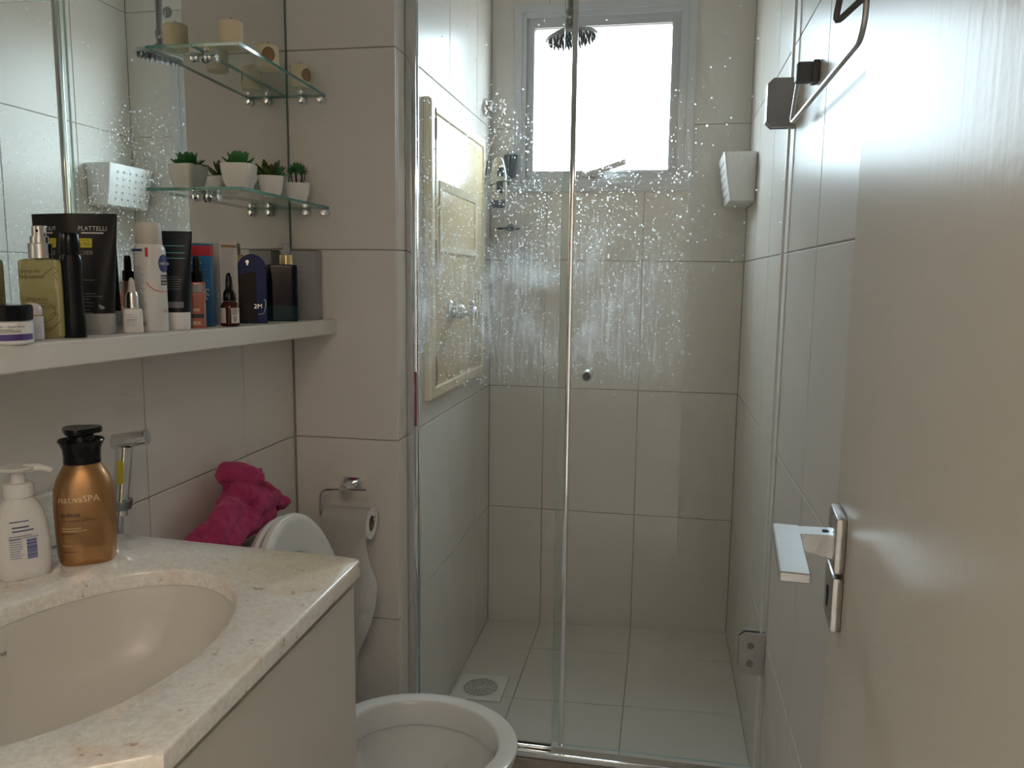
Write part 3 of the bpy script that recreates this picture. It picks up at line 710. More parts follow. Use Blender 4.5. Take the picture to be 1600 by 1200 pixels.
# aerosol
t = on_shelf('deodorant_can', 'white aerosol deodorant can with beige cap and navy round logo', 'spray can', -.812, 1.167, 35)
bm, sf = body([(0, .0232, .0232, 2), (.002, .0240, .0240, 2), (.128, .0240, .0240, 2), (.133, .0232, .0232, 2), (.138, .0200, .0200, 2)], 56); obj('can_body', bm, M['aero'], t)
obj('cap', body([(.138, .0196, .0196, 2), (.139, .0201, .0201, 2), (.167, .0192, .0192, 2), (.171, .0182, .0182, 2), (.1725, .0150, .0150, 2)], 40)[0], M['aero_cap'], t)
bm = BM(); patch(bm, sf, -.0262, -.0105, .1265, .1305); lg = []
for rr in (.001, .004, .007, .010, .0125): lg.append([sf(min(.0258, .0200 + rr * .62 * math.cos(2 * PI * i / 24)), .1080 + rr * 1.15 * math.sin(2 * PI * i / 24), .0006) for i in range(24)])
loft(bm, lg, True, False); obj('navy_logo', bm, M['navy'], t)
bm = BM(); text_on(bm, sf, 'NIVEA', .0140, .1055, .0068, off=.0009, squash=.75); obj('logo_lettering', bm, M['white'], t)
bm = BM(); patch(bm, sf, -.0065, -.0020, .1180, .1325); P = smooth_path([sf(a, b, .0003) for a, b in ((-.0065, .078), (-.002, .072), (.006, .066), (.015, .0635), (.0245, .0635))], 6); tube(bm, P, .0007, 5)
hz = [sf(-.0135 + a * .0048, .013 + b * .0072, .0006) for a, b in ((-1, 0), (0, -1), (1, 0), (0, 1), (-1, 0))]; tube(bm, hz, .0005, 5); obj('red_print', bm, M['red'], t)
bm = BM(); fine_lines(bm, sf, -.0240, -.0105, .103, 3, .0028, .0008); fine_lines(bm, sf, -.0240, -.0085, .094, 12, .0025, .0008); fine_lines(bm, sf, -.0235, -.0075, .060, 16, .0025, .0008, seed=4); obj('small_print', bm, M['ink_grey'], t)
bm = BM(); patch(bm, sf, .0150, .0255, .0735, .0815); patch(bm, sf, .0150, .0255, .0830, .0900, off=.0004); loft(bm, [[sf(-.0135 + a * .0016, .0125 + b * .0028, .0008) for a, b in ((-1, -1), (1, -1), (.7, .3), (0, 1.2), (-.8, .2))]], True, False); nb = obj('black_print', bm, M['ink_dark'], t)
bm = BM(); text_on(bm, sf, 'Black', .0156, .0842, .0056, off=.0009, squash=.62); text_on(bm, sf, 'White', .0156, .0752, .0056, off=.0009, squash=.60); obj('lettering', bm, M['white'], nb)
bm = BM(); text_on(bm, sf, '48h', .0165, .030, .0075, off=.0008, squash=.6); obj('pink_print', bm, M['pinkink'], t)
# blue-black tube
t = on_shelf('cosmetic_tube', 'blue-black cosmetic tube with three teal stripes and white cap', 'tube', -.806, 1.226, 20)
bm, sf = tube_body(.029, .1635, .0210, .058); obj('tube_body', bm, M['tube_navy'], t)
bm = BM()
for z in (.1385, .1270, .1180): patch(bm, sf, -.0175, .0175, z, z + .0013, 10, 1, .0006)
obj('teal_stripes', bm, M['teal'], t)
bm = BM(); rr = random.Random(3); x = -.015
while x < .014:
    wd = rr.choice((.0005, .0009, .0013)); patch(bm, sf, x, x + wd, .0365, .0465, 2, 1, .0006); x += wd + rr.choice((.0005, .0008))
fine_lines(bm, sf, -.012, .014, .088, 6, .004, .0005); obj('barcode', bm, M['ink_grey'], t)
obj('cap', body([(0, .0195, .0165, 2.1), (.002, .0205, .0175, 2.1), (.027, .0208, .0178, 2.1), (.0288, .0200, .017, 2.1)])[0], M['bottle_white'], t)
# coral spray
t = on_shelf('body_splash', 'small clear bottle of coral liquid with black pump', 'bottle', -.803, 1.283, 32)
bm, sf = body([(0, .0125, .0105, 6), (.002, .0135, .0115, 6), (.078, .0135, .0115, 6), (.080, .0125, .0105, 6)]); obj('case', bm, M['coral'], t)
bm = BM(); patch(bm, sf, -.0122, -.009, .004, .076, 2, 4); patch(bm, sf, .0095, .0122, .004, .076, 2, 4); patch(bm, sf, -.009, .0095, .062, .076, 4, 2); obj('clear_rim', bm, M['clear_case'], t)
bm = BM(); patch(bm, sf, -.0105, .0095, .0175, .0245, 4, 1, .0007); obj('dark_band', bm, M['ink_dark'], t)
bm = BM(); text_on(bm, sf, 'VIV', -.0085, .029, .008, off=.0007); text_on(bm, sf, 'ISX', -.0085, .006, .009, off=.0007); obj('lettering', bm, M['ink_gold'], t)
obj('pump', body([(.0802, .0085, .0085, 2), (.082, .0095, .0095, 2), (.098, .0095, .0095, 2), (.100, .0065, .0065, 2), (.118, .0060, .0060, 2), (.125, .0045, .0045, 2)])[0], M['black'], t)
def carton(name, label, x, y, deg, w_, d_, h, m):
    t = on_shelf(name, label, 'box', x, y, deg)
    obj('carton', box(BM(), (-w_ / 2, -d_ / 2, 0), (w_ / 2, d_ / 2, h), .0006), m, t)
    def sf(a, z, off=0): return Vector((a, -d_ / 2 - off, z))
    return t, sf
t, sf = carton('medicine_box', 'tall blue carton with red top band', -.836, 1.349, 20, .041, .032, .150, M['boxblue'])
bm = BM(); box(bm, (-.0208, -.0163, .128), (.0208, .0163, .1465)); obj('red_band', bm, M['boxred'], t)
bm = BM(); text_on(bm, sf, 'ryn pc', -.012, .114, .0070, off=.0006); text_on(bm, sf, '33', .0085, .058, .0001); obj('lettering', bm, M['white'], t)
bm = BM()
for z in (.0635, .0535):
    P = [sf(.0135 + .0040 * math.cos(a) * (1 - .08 * i), z + .0046 * math.sin(a), .0005) for i, a in enumerate([.6 + .55 * k for k in range(9)])]; tube(bm, P, .0009, 5)
obj('swirl_mark', bm, M['white'], t)
bm = BM(); fine_lines(bm, sf, -.013, .016, .103, 8, .004, .0005, seed=2); fine_lines(bm, sf, -.013, .016, .046, 8, .0045, .0005, seed=5); obj('small_print', bm, M['boxgrey'], t)
t, sf = carton('white_carton', 'tall white carton covered in fine grey print', -.838, 1.436, 58, .036, .034, .157, M['boxwhite'])
bm = BM(); patch(bm, sf, -.016, .016, .1475, .1530, 2, 1, .0005); obj('header_bar', bm, M['emblem'], t)
bm = BM(); fine_lines(bm, sf, -.0160, .0160, .145, 30, .0027, .0008, seed=9); obj('small_print', bm, M['ink_grey'], t)
# dropper
t = on_shelf('dropper_bottle', 'little dark amber dropper bottle with black rubber bulb', 'bottle', -.792, 1.370, 30)
bm, sf = body([(0, .0155, .0155, 2), (.002, .0170, .0170, 2), (.036, .0170, .0170, 2), (.043, .0135, .0135, 2), (.046, .0095, .0095, 2)]); obj('bottle_body', bm, M['amber'], t)
bm = BM(); patch(bm, sf, .002, .0165, .006, .034, 8, 1, .0005); patch(bm, sf, -.0165, -.0075, .006, .034, 6, 1, .0005); la = obj('label', bm, M['boxwhite'], t)
bm = BM(); fine_lines(bm, sf, .004, .014, .032, 5, .0022, .0008, .0008); fine_lines(bm, sf, .006, .0125, .018, 4, .0026, .0012, .0008, 7); obj('small_print', bm, M['ink_dark'], la)
bm = BM(); loft(bm, [sring(0, 0, z, r, r, 2, 36) for z, r in ((.0465, .0105), (.047, .0120), (.063, .0108), (.066, .0085), (.068, .0070), (.088, .0058), (.095, .0045), (.0985, .002))]); obj('dropper', bm, M['black'], t)
# blue arched bottle
t = on_shelf('cologne_bottle', 'arched blue glass cologne bottle with a pale keyhole mark', 'bottle', -.820, 1.507, 28)
poly = [(-.028, 0), (.028, 0), (.028, .108)] + [(.028 * math.cos(a), .108 + .031 * math.sin(a)) for a in [PI * k / 16 for k in range(1, 16)]] + [(-.028, .108)]
bm = BM(); prism(bm, poly, -.011, .011, 'xz'); bmesh.ops.bevel(bm, geom=[e for e in bm.edges if abs(e.verts[0].co.y - e.verts[1].co.y) < 1e-6], offset=.002, segments=2, affect='EDGES'); obj('bottle_body', bm, M['blueglass'], t)
def sf(a, z, off=0): return Vector((a, -.011 - off, z))
bm = BM(); prism(bm, [(-.0262, .003), (.008, .003), (.008, .104), (-.004, .103), (-.0262, .097)], -.0116, -.011, 'xz'); obj('painted_reflection', bm, M['brown_reflection'], t)  # dark brown reflection painted on the bottle front as a thin plate
bm = BM(); lathe(bm, [(.0032, -.0118), (.0032, -.0110)], 16, (-.008, 0, .1235), 'y'); box(bm, (-.0096, -.0118, .1165), (-.0064, -.0110, .1225)); obj('keyhole_mark', bm, M['silver'], t)
bm = BM(); tube(bm, smooth_path([sf(a, b, .0008) for a, b in ((.010, .018), (.020, .020), (.024, .030), (.025, .046), (.022, .046))], 5), .0008, 5); text_on(bm, sf, '2M', .002, .030, .013, off=.0009); obj('silver_mark', bm, M['silver'], t)
# dark perfume
t = on_shelf('perfume_bottle', 'square dark perfume bottle with gold collar and teal base', 'bottle', -.820, 1.638, 26)
obj('bottle_body', body([(.034, .0330, .0170, 7), (.118, .0330, .0170, 7), (.1215, .0315, .0160, 7), (.1225, .026, .012, 5)])[0], M['darkglass'], t)
obj('teal_base', body([(0, .0315, .0155, 7), (.002, .0330, .0170, 7), (.0338, .0330, .0170, 7)])[0], M['tealglass'], t)
bm = BM(); loft(bm, [sring(.010, 0, z, r, r, 2, 36) for z, r in ((.1226, .0135), (.123, .0142), (.143, .0142), (.144, .0130))]); obj('collar', bm, M['gold'], t)
bm = BM(); loft(bm, [sring(.010, 0, z, r, r, 2, 36) for z, r in ((.1442, .0085), (.160, .0085), (.167, .0072), (.1685, .004))]); obj('spray_top', bm, M['ashglass'], t)
t, sf = carton('grey_carton', 'plain grey carton standing last in the tiled corner', -.818, 1.757, 4, .058, .040, .158, M['boxgrey'])
bm = BM(); loft(bm, [[Vector((-.029, -.020, .1582)), Vector((.029, -.020, .1582)), Vector((.029, .020, .1582)), Vector((-.029, .020, .1582))], [Vector((-.0285, -.0195, .1592)), Vector((.0285, -.0195, .1592)), Vector((.0285, .0195, .1592)), Vector((-.0285, .0195, .1592))]]); obj('dark_flap', bm, M['dark'], t)
bm = BM(); text_on(bm, sf, 'parfum', -.009, .120, .005, off=.0005); fine_lines(bm, sf, -.012, .010, .112, 2, .003, .0005); obj('lettering', bm, M['rubber'], t)

# ------------------------------------------------------------------ vanity
ZT = .858
outer = [(XL + .002, .42), (-.66, .42), (-.56, .445), (-.394, .552), (-.401, 1.010), (-.405, 1.020), (-.425, 1.024), (XL + .002, 1.050)]
EC, EA, EB = (-.612, .716), .146, .214
top = thing('vanity_countertop', 'cream speckled granite vanity top with oval cut-out and yellow corner stain', 'countertop')
bm = BM(); NE = 72
inner = [(EC[0] + EA * math.cos(2 * PI * i / NE), EC[1] + EB * math.sin(2 * PI * i / NE)) for i in range(NE)]
# outer outline resampled at the directions of the inner ring, corners kept
def ray_hit(dx, dy):
    best = None
    for (ax, ay), (bx, by) in zip(outer, outer[1:] + outer[:1]):
        ex, ey = bx - ax, by - ay; den = dx * ey - dy * ex
        if abs(den) < 1e-9: continue
        tt = ((ax - EC[0]) * ey - (ay - EC[1]) * ex) / den; ss = ((ax - EC[0]) * dy - (ay - EC[1]) * dx) / den
        if tt > 0 and -1e-6 <= ss <= 1 + 1e-6 and (best is None or tt < best): best = tt
    return EC[0] + dx * best, EC[1] + dy * best
angs = sorted({round(2 * PI * i / NE, 6) for i in range(NE)} | {round(math.atan2(y - EC[1], x - EC[0]) % (2 * PI), 6) for x, y in outer})
def in_pt(a):
    k = 1 / math.hypot(math.cos(a) / EA, math.sin(a) / EB); return EC[0] + k * math.cos(a), EC[1] + k * math.sin(a)
O_ = [ray_hit(math.cos(a), math.sin(a)) for a in angs]; I_ = [in_pt(a) for a in angs]
def toward(p, q, d):
    v = Vector((q[0] - p[0], q[1] - p[1])); v.normalize(); return p[0] + v.x * d, p[1] + v.y * d
def off_ring(P, d, z, sgn):
    out = []
    for p in P:
        v = Vector((p[0] - EC[0], p[1] - EC[1])).normalized(); out.append(Vector((p[0] + sgn * v.x * d, p[1] + sgn * v.y * d, z)))
    return out
rings = [off_ring(I_, 0, ZT - .022, 1), off_ring(I_, 0, ZT - .005, 1), off_ring(I_, .0015, ZT - .0015, 1), off_ring(I_, .005, ZT, 1),
         off_ring(O_, .004, ZT, -1), off_ring(O_, .0012, ZT - .0012, -1), off_ring(O_, 0, ZT - .004, 1), off_ring(O_, 0, ZT - .022, 1), off_ring(I_, 0, ZT - .022, 1)]
R_ = loft(bm, rings, False, False); bmesh.ops.remove_doubles(bm, verts=bm.verts, dist=1e-6)
obj('slab', bm, M['marble'], top, 50)
bs = BM(); box(bs, (XL + .001, .42, ZT + .0004), (XL + .021, 1.046, .937), .002, 2); obj('backsplash', bs, M['marble'], top)

sk = thing('sink_basin', 'oval white ceramic basin set under the granite top', 'sink')
bm = BM(); prof = [(1.06, ZT - .040), (1.06, ZT - .0225), (1.012, ZT - .0225), (.995, ZT - .030), (.97, ZT - .055), (.90, ZT - .095), (.76, ZT - .128), (.5, ZT - .145), (.15, ZT - .152)]
ring_e = lambda k, z: [Vector((EC[0] + EA * k * math.cos(2 * PI * i / 64), EC[1] + EB * k * math.sin(2 * PI * i / 64), z)) for i in range(64)]
prof_out = [(.15, ZT - .162), (.52, ZT - .155), (.80, ZT - .137), (.94, ZT - .10), (1.02, ZT - .058)]
loft(bm, [ring_e(k, z) for k, z in prof_out + prof], True, True); obj('bowl', bm, M['sink'], sk)
bm = BM(); lathe(bm, [(.021, ZT - .1515), (.022, ZT - .1500), (.016, ZT - .1495), (.004, ZT - .1505)], 24, (EC[0], EC[1], 0)); obj('drain', bm, M['chrome'], sk)
def bowl_pt(a, z, off=0):
    k = .995 + (.90 - .995) * (ZT - .030 - z) / .065; return Vector((EC[0] + (EA * k - off) * math.cos(a), EC[1] + (EB * k - off) * math.sin(a), z))
bm = BM(); text_on(bm, lambda a, b, off: bowl_pt(math.radians(171) - a / .17, ZT - .054 + b, .0012), 'Servy', 0, 0, .0075); obj('lettering', bm, M['ink_dark'], sk)

cab = thing('vanity_cabinet', 'pale laminate vanity cabinet hanging under the granite top', 'cabinet')
co = [(XL + .004, .44), (-.655, .44), (-.565, .462), (-.418, .560), (-.4225, .998), (XL + .004, 1.004)]
bm = BM(); prism(bm, co, .30, ZT - .172, 'xy'); 
for (ax, ay), (bx, by) in zip(co, co[1:]):
    v = Vector((bx - ax, by - ay)).normalized(); n = Vector((-v.y, v.x)) * .016
    loft(bm, [[Vector((ax, ay, z)), Vector((bx, by, z)), Vector((bx + n.x, by + n.y, z)), Vector((ax + n.x, ay + n.y, z))] for z in (ZT - .172, ZT - .0225)])
obj('carcass', bm, M['cabinet'], cab, 20)
def front_panel(x0, y0, x1, y1, z0, z1, name):
    v = Vector((x1 - x0, y1 - y0)).normalized(); n = Vector((v.y, -v.x)) * .016
    bm = BM(); loft(bm, [[Vector((x0, y0, z)), Vector((x1, y1, z)), Vector((x1 + n.x, y1 + n.y, z)), Vector((x0 + n.x, y0 + n.y, z))] for z in (z0, z1)])
    bmesh.ops.bevel(bm, geom=bm.edges[:], offset=.001, segments=1, affect='EDGES'); return obj(name, bm, M['cabinet'], cab, 20)
front_panel(-.4165, .565, -.4212, .998, .302, ZT - .034, 'door')
front_panel(-.563, .466, -.420, .560, .302, ZT - .034, 'corner_panel')

# pump bottles on the counter
t = thing('lotion_bottle', 'copper pearl lotion bottle with black pump collar on the granite', 'bottle', (-.768, .936, ZT + .0004), math.radians(36))
bm, sf = body([(0, .031, .024, 3.2), (.003, .0335, .0265, 3.2), (.012, .0358, .0285, 3.0), (.040, .0375, .0300, 2.8), (.085, .0382, .0305, 2.7), (.104, .0370, .0298, 2.6), (.117, .0330, .0270, 2.4), (.127, .0275, .0235, 2.2), (.134, .0238, .0215, 2), (.137, .0228, .0212, 2)], 64); obj('bottle_body', bm, M['copper'], t)
bm = BM(); text_on(bm, sf, 'nativaSPA', -.030, .0895, .0125, off=.0008); text_on(bm, sf, '400 ml', -.028, .029, .0042, off=.0008); fine_lines(bm, sf, -.027, .004, .0545, 2, .0035, .0008, .0007); obj('gold_lettering', bm, M['ink_gold'], t)
bm = BM(); text_on(bm, sf, 'quinoa', -.0285, .0700, .0090, off=.0008); text_on(bm, sf, 'loção com óleo de Quinoa', -.0285, .0635, .0038, off=.0008); fine_lines(bm, sf, -.028, -.006, .0470, 1, .004, .0007, .0007); fine_lines(bm, sf, -.027, -.006, .0215, 1, .004, .0007, .0007); obj('dark_lettering', bm, M['ink_dark'], t)
bm = BM(); loft(bm, [sring(0, 0, z, r, r * .96, 2, 48) for z, r in ((.1372, .0225), (.138, .0232), (.146, .0228), (.157, .0238), (.164, .0268), (.168, .0290), (.1695, .0280), (.165, .0240), (.160, .015))]); obj('collar', bm, M['black'], t)
bm = BM(); loft(bm, [sring(0, 0, z, r, r, 2, 40) for z, r in ((.156, .0165), (.174, .0165), (.1765, .0150))]); pm = obj('pump', bm, M['black'], t)
tri = []
for i in range(48):
    a = 2 * PI * i / 48; rr = .0235 + .0032 * math.cos(3 * (a - .2)); tri.append((rr * math.cos(a), rr * .93 * math.sin(a)))
bm = BM(); loft(bm, [[Vector((x * k, y * k, z)) for x, y in tri] for z, k in ((.1772, .80), (.1778, .97), (.1800, 1.0), (.1838, 1.0), (.1856, .965), (.1850, .5))]); obj('pump_head', bm, M['black'], pm)

t = thing('soap_dispenser', 'white pump soap bottle with blue barcode label on the granite', 'bottle', (-.808, .868, ZT + .0004), math.radians(52))
bm, sf = body([(0, .0275, .0185, 3.0), (.003, .0300, .0205, 3.0), (.014, .0318, .0220, 2.8), (.045, .0322, .0225, 2.6), (.070, .0300, .0215, 2.5), (.086, .0262, .0195, 2.4), (.096, .0215, .0175, 2.2), (.103, .0170, .0155, 2), (.106, .0165, .0152, 2)], 64); obj('bottle_body', bm, M['bottle_white'], t)
bm = BM(); rr = random.Random(11); x = .001
z = .0275
while z < .052:
    hh = rr.choice((.0005, .0009, .0014)); patch(bm, sf, .001, .0125, z, z + hh, 4, 1, .0006); z += hh + rr.choice((.0005, .0008))
fine_lines(bm, sf, -.018, -.002, .055, 9, .003, .0006, seed=3); obj('barcode', bm, M['ink_blue'], t)
bm = BM(); fine_lines(bm, sf, -.016, .012, .078, 1, .004, .0012); fine_lines(bm, sf, -.014, .010, .071, 2, .0048, .0016, seed=8); fine_lines(bm, sf, -.018, .016, .059, 2, .003, .0006); obj('lettering', bm, M['navy'], t)
bm = BM(); loft(bm, [sring(0, 0, z, r, r, 2, 40) for z, r in ((.1062, .0168), (.107, .0182), (.121, .0178), (.124, .0150), (.1245, .0085), (.138, .0080))]); obj('pump_collar', bm, M['bottle_white'], t)
bm = BM(); loft(bm, [sring(0, 0, z, r, r, 2, 40) for z, r in ((.1382, .009), (.141, .0195), (.1435, .0215), (.1455, .0200), (.1465, .012))])
tube(bm, smooth_path([(.006, -.006, .1425), (.020, -.010, .1432), (.030, -.013, .1405), (.036, -.015, .1372)], 5), lambda u: .0058 - .0022 * u, 10); obj('pump_head', bm, M['bottle_white'], t)

# bidet sprayer
t = thing('bidet_sprayer', 'chrome hand bidet spray with yellow tag behind the copper bottle', 'sprayer', (0, 0, 0))
A, B = Vector((-.838, 1.096, .868)), Vector((-.838, 1.116, .975))
bm = BM(); tube(bm, smooth_path([A + (B - A) * k for k in (0, .25, .5, .75, 1)], 3), lambda u: .0112 + .0020 * u, 14); hd = obj('handle', bm, M['chrome'], t)
dirx = Vector((.93, .25, .16)).normalized(); bm = BM(); P0 = B + Vector((-.004, 0, .010)); tube(bm, [P0 - dirx * .014, P0 - dirx * .012, P0 + dirx * .040, P0 + dirx * .0415], lambda u: .0125 if .2 < u < .9 else .0112, 20); obj('spray_head', bm, M['chrome'], t)
bm = BM(); tube(bm, [P0 + dirx * .0416, P0 + dirx * .0422], .0095, 16); obj('spray_face', bm, M['ink_grey'], t)
bm = BM(); box(bm, (-.0035, -.0150, .052), (.0065, -.0130, .088)); bb = obj('yellow_tag', bm, M['yellow'], t); bb.location = A + Vector((.004, 0, 0)); bb.rotation_euler = (-.14, 0, .6)
bm = BM(); tube(bm, smooth_path([A, A + Vector((0, -.004, -.05)), (-.846, 1.09, .70), (-.852, 1.10, .50), (-.860, 1.12, .36), (-.8728, 1.12, .33)], 8), .0055, 10); obj('hose', bm, M['steel'], t)
h = thing('sprayer_holder', 'chrome wall cradle holding the bidet spray', 'holder', (0, 0, 0))
bm = BM(); lathe(bm, [(.0125, .878), (.0158, .878), (.0185, .890), (.0185, .893), (.0132, .893)], 24, (-.838, 1.0995, 0), cap0=False, cap1=False); obj('cup', bm, M['dark_chrome'], h)
bm = BM(); lathe(bm, [(0, 0), (.015, 0), (.015, .004), (.008, .007), (.007, .024), (0, .025)], 20, (XL + .0005, 1.0995, .884), 'x'); obj('wall_mount', bm, M['chrome'], h)

# ------------------------------------------------------------------ toilet
YT, ZR = 1.420, .338
to = thing('toilet', 'white ceramic toilet with seat and lid raised, against left wall', 'toilet', (0, 0, 0))
def egg(k, z, cx=-.452, rx=.205, ry=.178, dx=0, n=56):
    out = []
    for i in range(n):
        a = 2 * PI * i / n; c, s = math.cos(a), math.sin(a)
        out.append(Vector((cx + dx + rx * k * (c if c > 0 else c * .98), YT + ry * k * math.copysign(abs(s) ** (.92 if c < 0 else 1.0), s), z)))
    return out
bm = BM()
loft(bm, [egg(.62, ZF + .001, dx=-.05), egg(.60, .02, dx=-.05), egg(.56, .10, dx=-.05), egg(.66, .18, dx=-.03), egg(.86, .26, dx=-.01), egg(.965, .305), egg(.985, .320), egg(1.0, ZR - .006), egg(.992, ZR - .001), egg(.97, ZR), egg(.84, ZR), egg(.815, ZR - .002), egg(.80, ZR - .008), egg(.765, ZR - .048), egg(.775, ZR - .052), egg(.85, ZR - .053), egg(.84, ZR - .068), egg(.66, .19), egg(.42, .12, dx=-.02), egg(.2, .10, dx=-.03)])
box(bm, (XL + .004, YT - .10, ZF + .001), (-.60, YT + .10, ZR - .03), .02, 3)
obj('bowl', bm, M['ceramic'], to, 45)
bm = BM(); n = 40; loft(bm, [sring(-.797, YT, z, .072 * k, .178 * k, 7, 48) for z, k in ((ZR - .035, .86), (ZR - .02, .93), (.60, 1.0), (.688, 1.0))]); obj('cistern', bm, M['ceramic'], to)
bm = BM(); loft(bm, [sring(-.797, YT, z, .075 * k, .183 * k, 7, 48) for z, k in ((.6885, .99), (.692, 1.0), (.710, 1.0), (.716, .97), (.717, .6))]); obj('cistern_lid', bm, M['ceramic'], to)
TH = math.radians(11); HX, HZ = -.652, ZR + .022
def up(s, w_, tt): return Vector((HX - s * math.sin(TH) + tt * math.cos(TH), YT + .012 + w_, HZ + s * math.cos(TH) + tt * math.sin(TH)))
def plate(c, b, a, tt, n=60, lo=.004): 
    return [up(max(lo, c + b * math.sin(2 * PI * i / n)), a * math.copysign(abs(math.cos(2 * PI * i / n)) ** .95, math.cos(2 * PI * i / n)), tt) for i in range(n)]
bm = BM(); loft(bm, [plate(.185, .222, .176, -.030), plate(.185, .230, .181, -.026), plate(.185, .233, .184, -.016), plate(.185, .228, .180, -.010), plate(.185, .205, .160, -.010), plate(.185, .19, .148, -.015), plate(.185, .08, .06, -.016)], True, True); lid = obj('lid', bm, M['white'], to, 40)
rg = [plate(.185, .232, .182, -.004), plate(.185, .236, .186, .002), plate(.185, .234, .185, .010), plate(.185, .226, .178, .0155), plate(.185, .216, .168, .0155), plate(.186, .208, .160, .0120), plate(.188, .162, .120, .0125), plate(.188, .155, .114, .008), plate(.188, .153, .112, -.003)]
bm = BM(); loft(bm, rg + [rg[0]], False, False); bmesh.ops.remove_doubles(bm, verts=bm.verts, dist=1e-6); obj('seat', bm, M['white'], to, 40)
for dy in (-.075, .075):
    bm = BM(); lathe(bm, [(0, -.02), (.011, -.02), (.011, .02), (0, .02)], 16, (HX - .004, YT + dy, ZR + .014), 'y'); lathe(bm, [(.014, ZR + .0005), (.014, ZR + .006), (.008, ZR + .014)], 16, (HX - .004, YT + dy, 0)); obj('seat_hinge', bm, M['white'], to)

# pink towel heaped on the cistern
def blob(bm, path, r, n=14):
    tube(bm, smooth_path(path, 6), r, n)
bm = BM(); z0 = .738
def lump(c, rx, ry, rz_, tilt=0):
    b2 = bmesh.ops.create_icosphere(bm, subdivisions=3, radius=1.0, matrix=Matrix.Translation(c) @ Matrix.Rotation(tilt, 4, 'Y') @ Matrix.Diagonal((rx, ry, rz_, 1)))
lump((-.800, 1.375, z0 + .026), .055, .155, .038)
lump((-.815, 1.44, z0 + .060), .040, .09, .040)
lump((-.795, 1.265, z0 + .012), .050, .065, .024)
blob(bm, [(-.765, 1.25, z0 + .014), (-.768, 1.30, z0 + .050), (-.775, 1.345, z0 + .066), (-.778, 1.40, z0 + .040)], lambda u: .022 + .006 * math.sin(PI * u))
blob(bm, [(-.755, 1.30, z0 + .012), (-.752, 1.36, z0 + .028), (-.755, 1.42, z0 + .026), (-.765, 1.49, z0 + .018)], lambda u: .020)
blob(bm, [(-.845, 1.40, z0 + .112), (-.815, 1.405, z0 + .128), (-.780, 1.425, z0 + .118), (-.760, 1.450, z0 + .108)], lambda u: .021 + .003 * u)
blob(bm, [(-.79, 1.385, z0 + .085), (-.775, 1.42, z0 + .082), (-.770, 1.46, z0 + .060), (-.775, 1.47, z0 + .030)], lambda u: .024 - .004 * u)
blob(bm, [(-.83, 1.42, z0 + .100), (-.82, 1.48, z0 + .075), (-.80, 1.53, z0 + .050), (-.80, 1.57, z0 + .022)], lambda u: .024)
blob(bm, [(-.80, 1.35, z0 + .060), (-.79, 1.375, z0 + .075), (-.785, 1.40, z0 + .062), (-.77, 1.43, z0 + .040)], lambda u: .020)
blob(bm, [(-.742, 1.37, z0 + .030), (-.745, 1.43, z0 + .058), (-.755, 1.50, z0 + .052), (-.77, 1.56, z0 + .020)], lambda u: .017)
for v_ in bm.verts: v_.co.x = -.80 + (v_.co.x + .80) * .75 - .012
tw = obj('towel', bm, M['towel'], None, 0)
for p in tw.data.polygons: p.use_smooth = True
rm = tw.modifiers.new('remesh', 'REMESH'); rm.mode = 'VOXEL'; rm.voxel_size = .0042; rm.use_smooth_shade = True
smm = tw.modifiers.new('smooth', 'SMOOTH'); smm.factor = .5; smm.iterations = 3
for sc, st in ((.045, .020), (.016, .007)):
    tx = D.textures.new('folds', 'CLOUDS'); tx.noise_scale = sc
    dm = tw.modifiers.new('folds', 'DISPLACE'); dm.texture = tx; dm.strength = st; dm.mid_level = .55; dm.texture_coords = 'LOCAL'
tag(tw, 'crumpled pink terry towel heaped on the toilet cistern', 'towel')

# toilet paper
t = thing('paper_holder', 'chrome wire toilet paper holder on the tiled return', 'holder', (0, 0, 0))
bm = BM(); box(bm, (-.747, YP - .006, .734), (-.700, YP - .0005, .767), .002, 2); lathe(bm, [(.011, -.062), (.013, -.058), (.012, -.03), (.010, -.006)], 18, (-.723, YP, .750), 'y')
obj('mount', bm, M['chrome'], t)
YR, ZRo, XR0, XR1 = YP - .058, .672, -.768, -.655
bm = BM(); tube(bm, round_path([(-.668, YR, .752), (-.770, YR, .748), (-.782, YR, .740), (-.784, YR, ZRo + .012), (-.778, YR, ZRo + .010), (-.650, YR, ZRo + .010), (-.643, YR, ZRo + .014), (-.643, YR, ZRo + .034)], .012), .0034, 10); obj('wire', bm, M['chrome'], t)
t = thing('toilet_roll', 'white toilet paper roll with long tail hanging to the toilet', 'toilet paper', (0, 0, 0))
bm = BM(); n = 40; R1, R0 = .037, .019
rings = []
for x, r in ((XR0, R0), (XR0, R1), (XR1, R1), (XR1, R0), (XR0, R0)): rings.append([Vector((x, YR + r * math.cos(2 * PI * i / n), ZRo + r * math.sin(2 * PI * i / n))) for i in range(n)])
loft(bm, rings, False, False); bmesh.ops.remove_doubles(bm, verts=bm.verts, dist=1e-6); obj('roll', bm, M['paper'], t)
bm = BM(); loft(bm, [[Vector((x, YR + r * math.cos(2 * PI * i / n), ZRo + r * math.sin(2 * PI * i / n))) for i in range(n)] for x, r in ((XR0 + .0005, R0 - .0003), (XR1 - .0005, R0 - .0003), (XR1 - .0005, R0 - .0015), (XR0 + .0005, R0 - .0015))], False, False); obj('core', bm, M['card'], t)
bm = BM(); g = []
NZ, NX = 40, 14
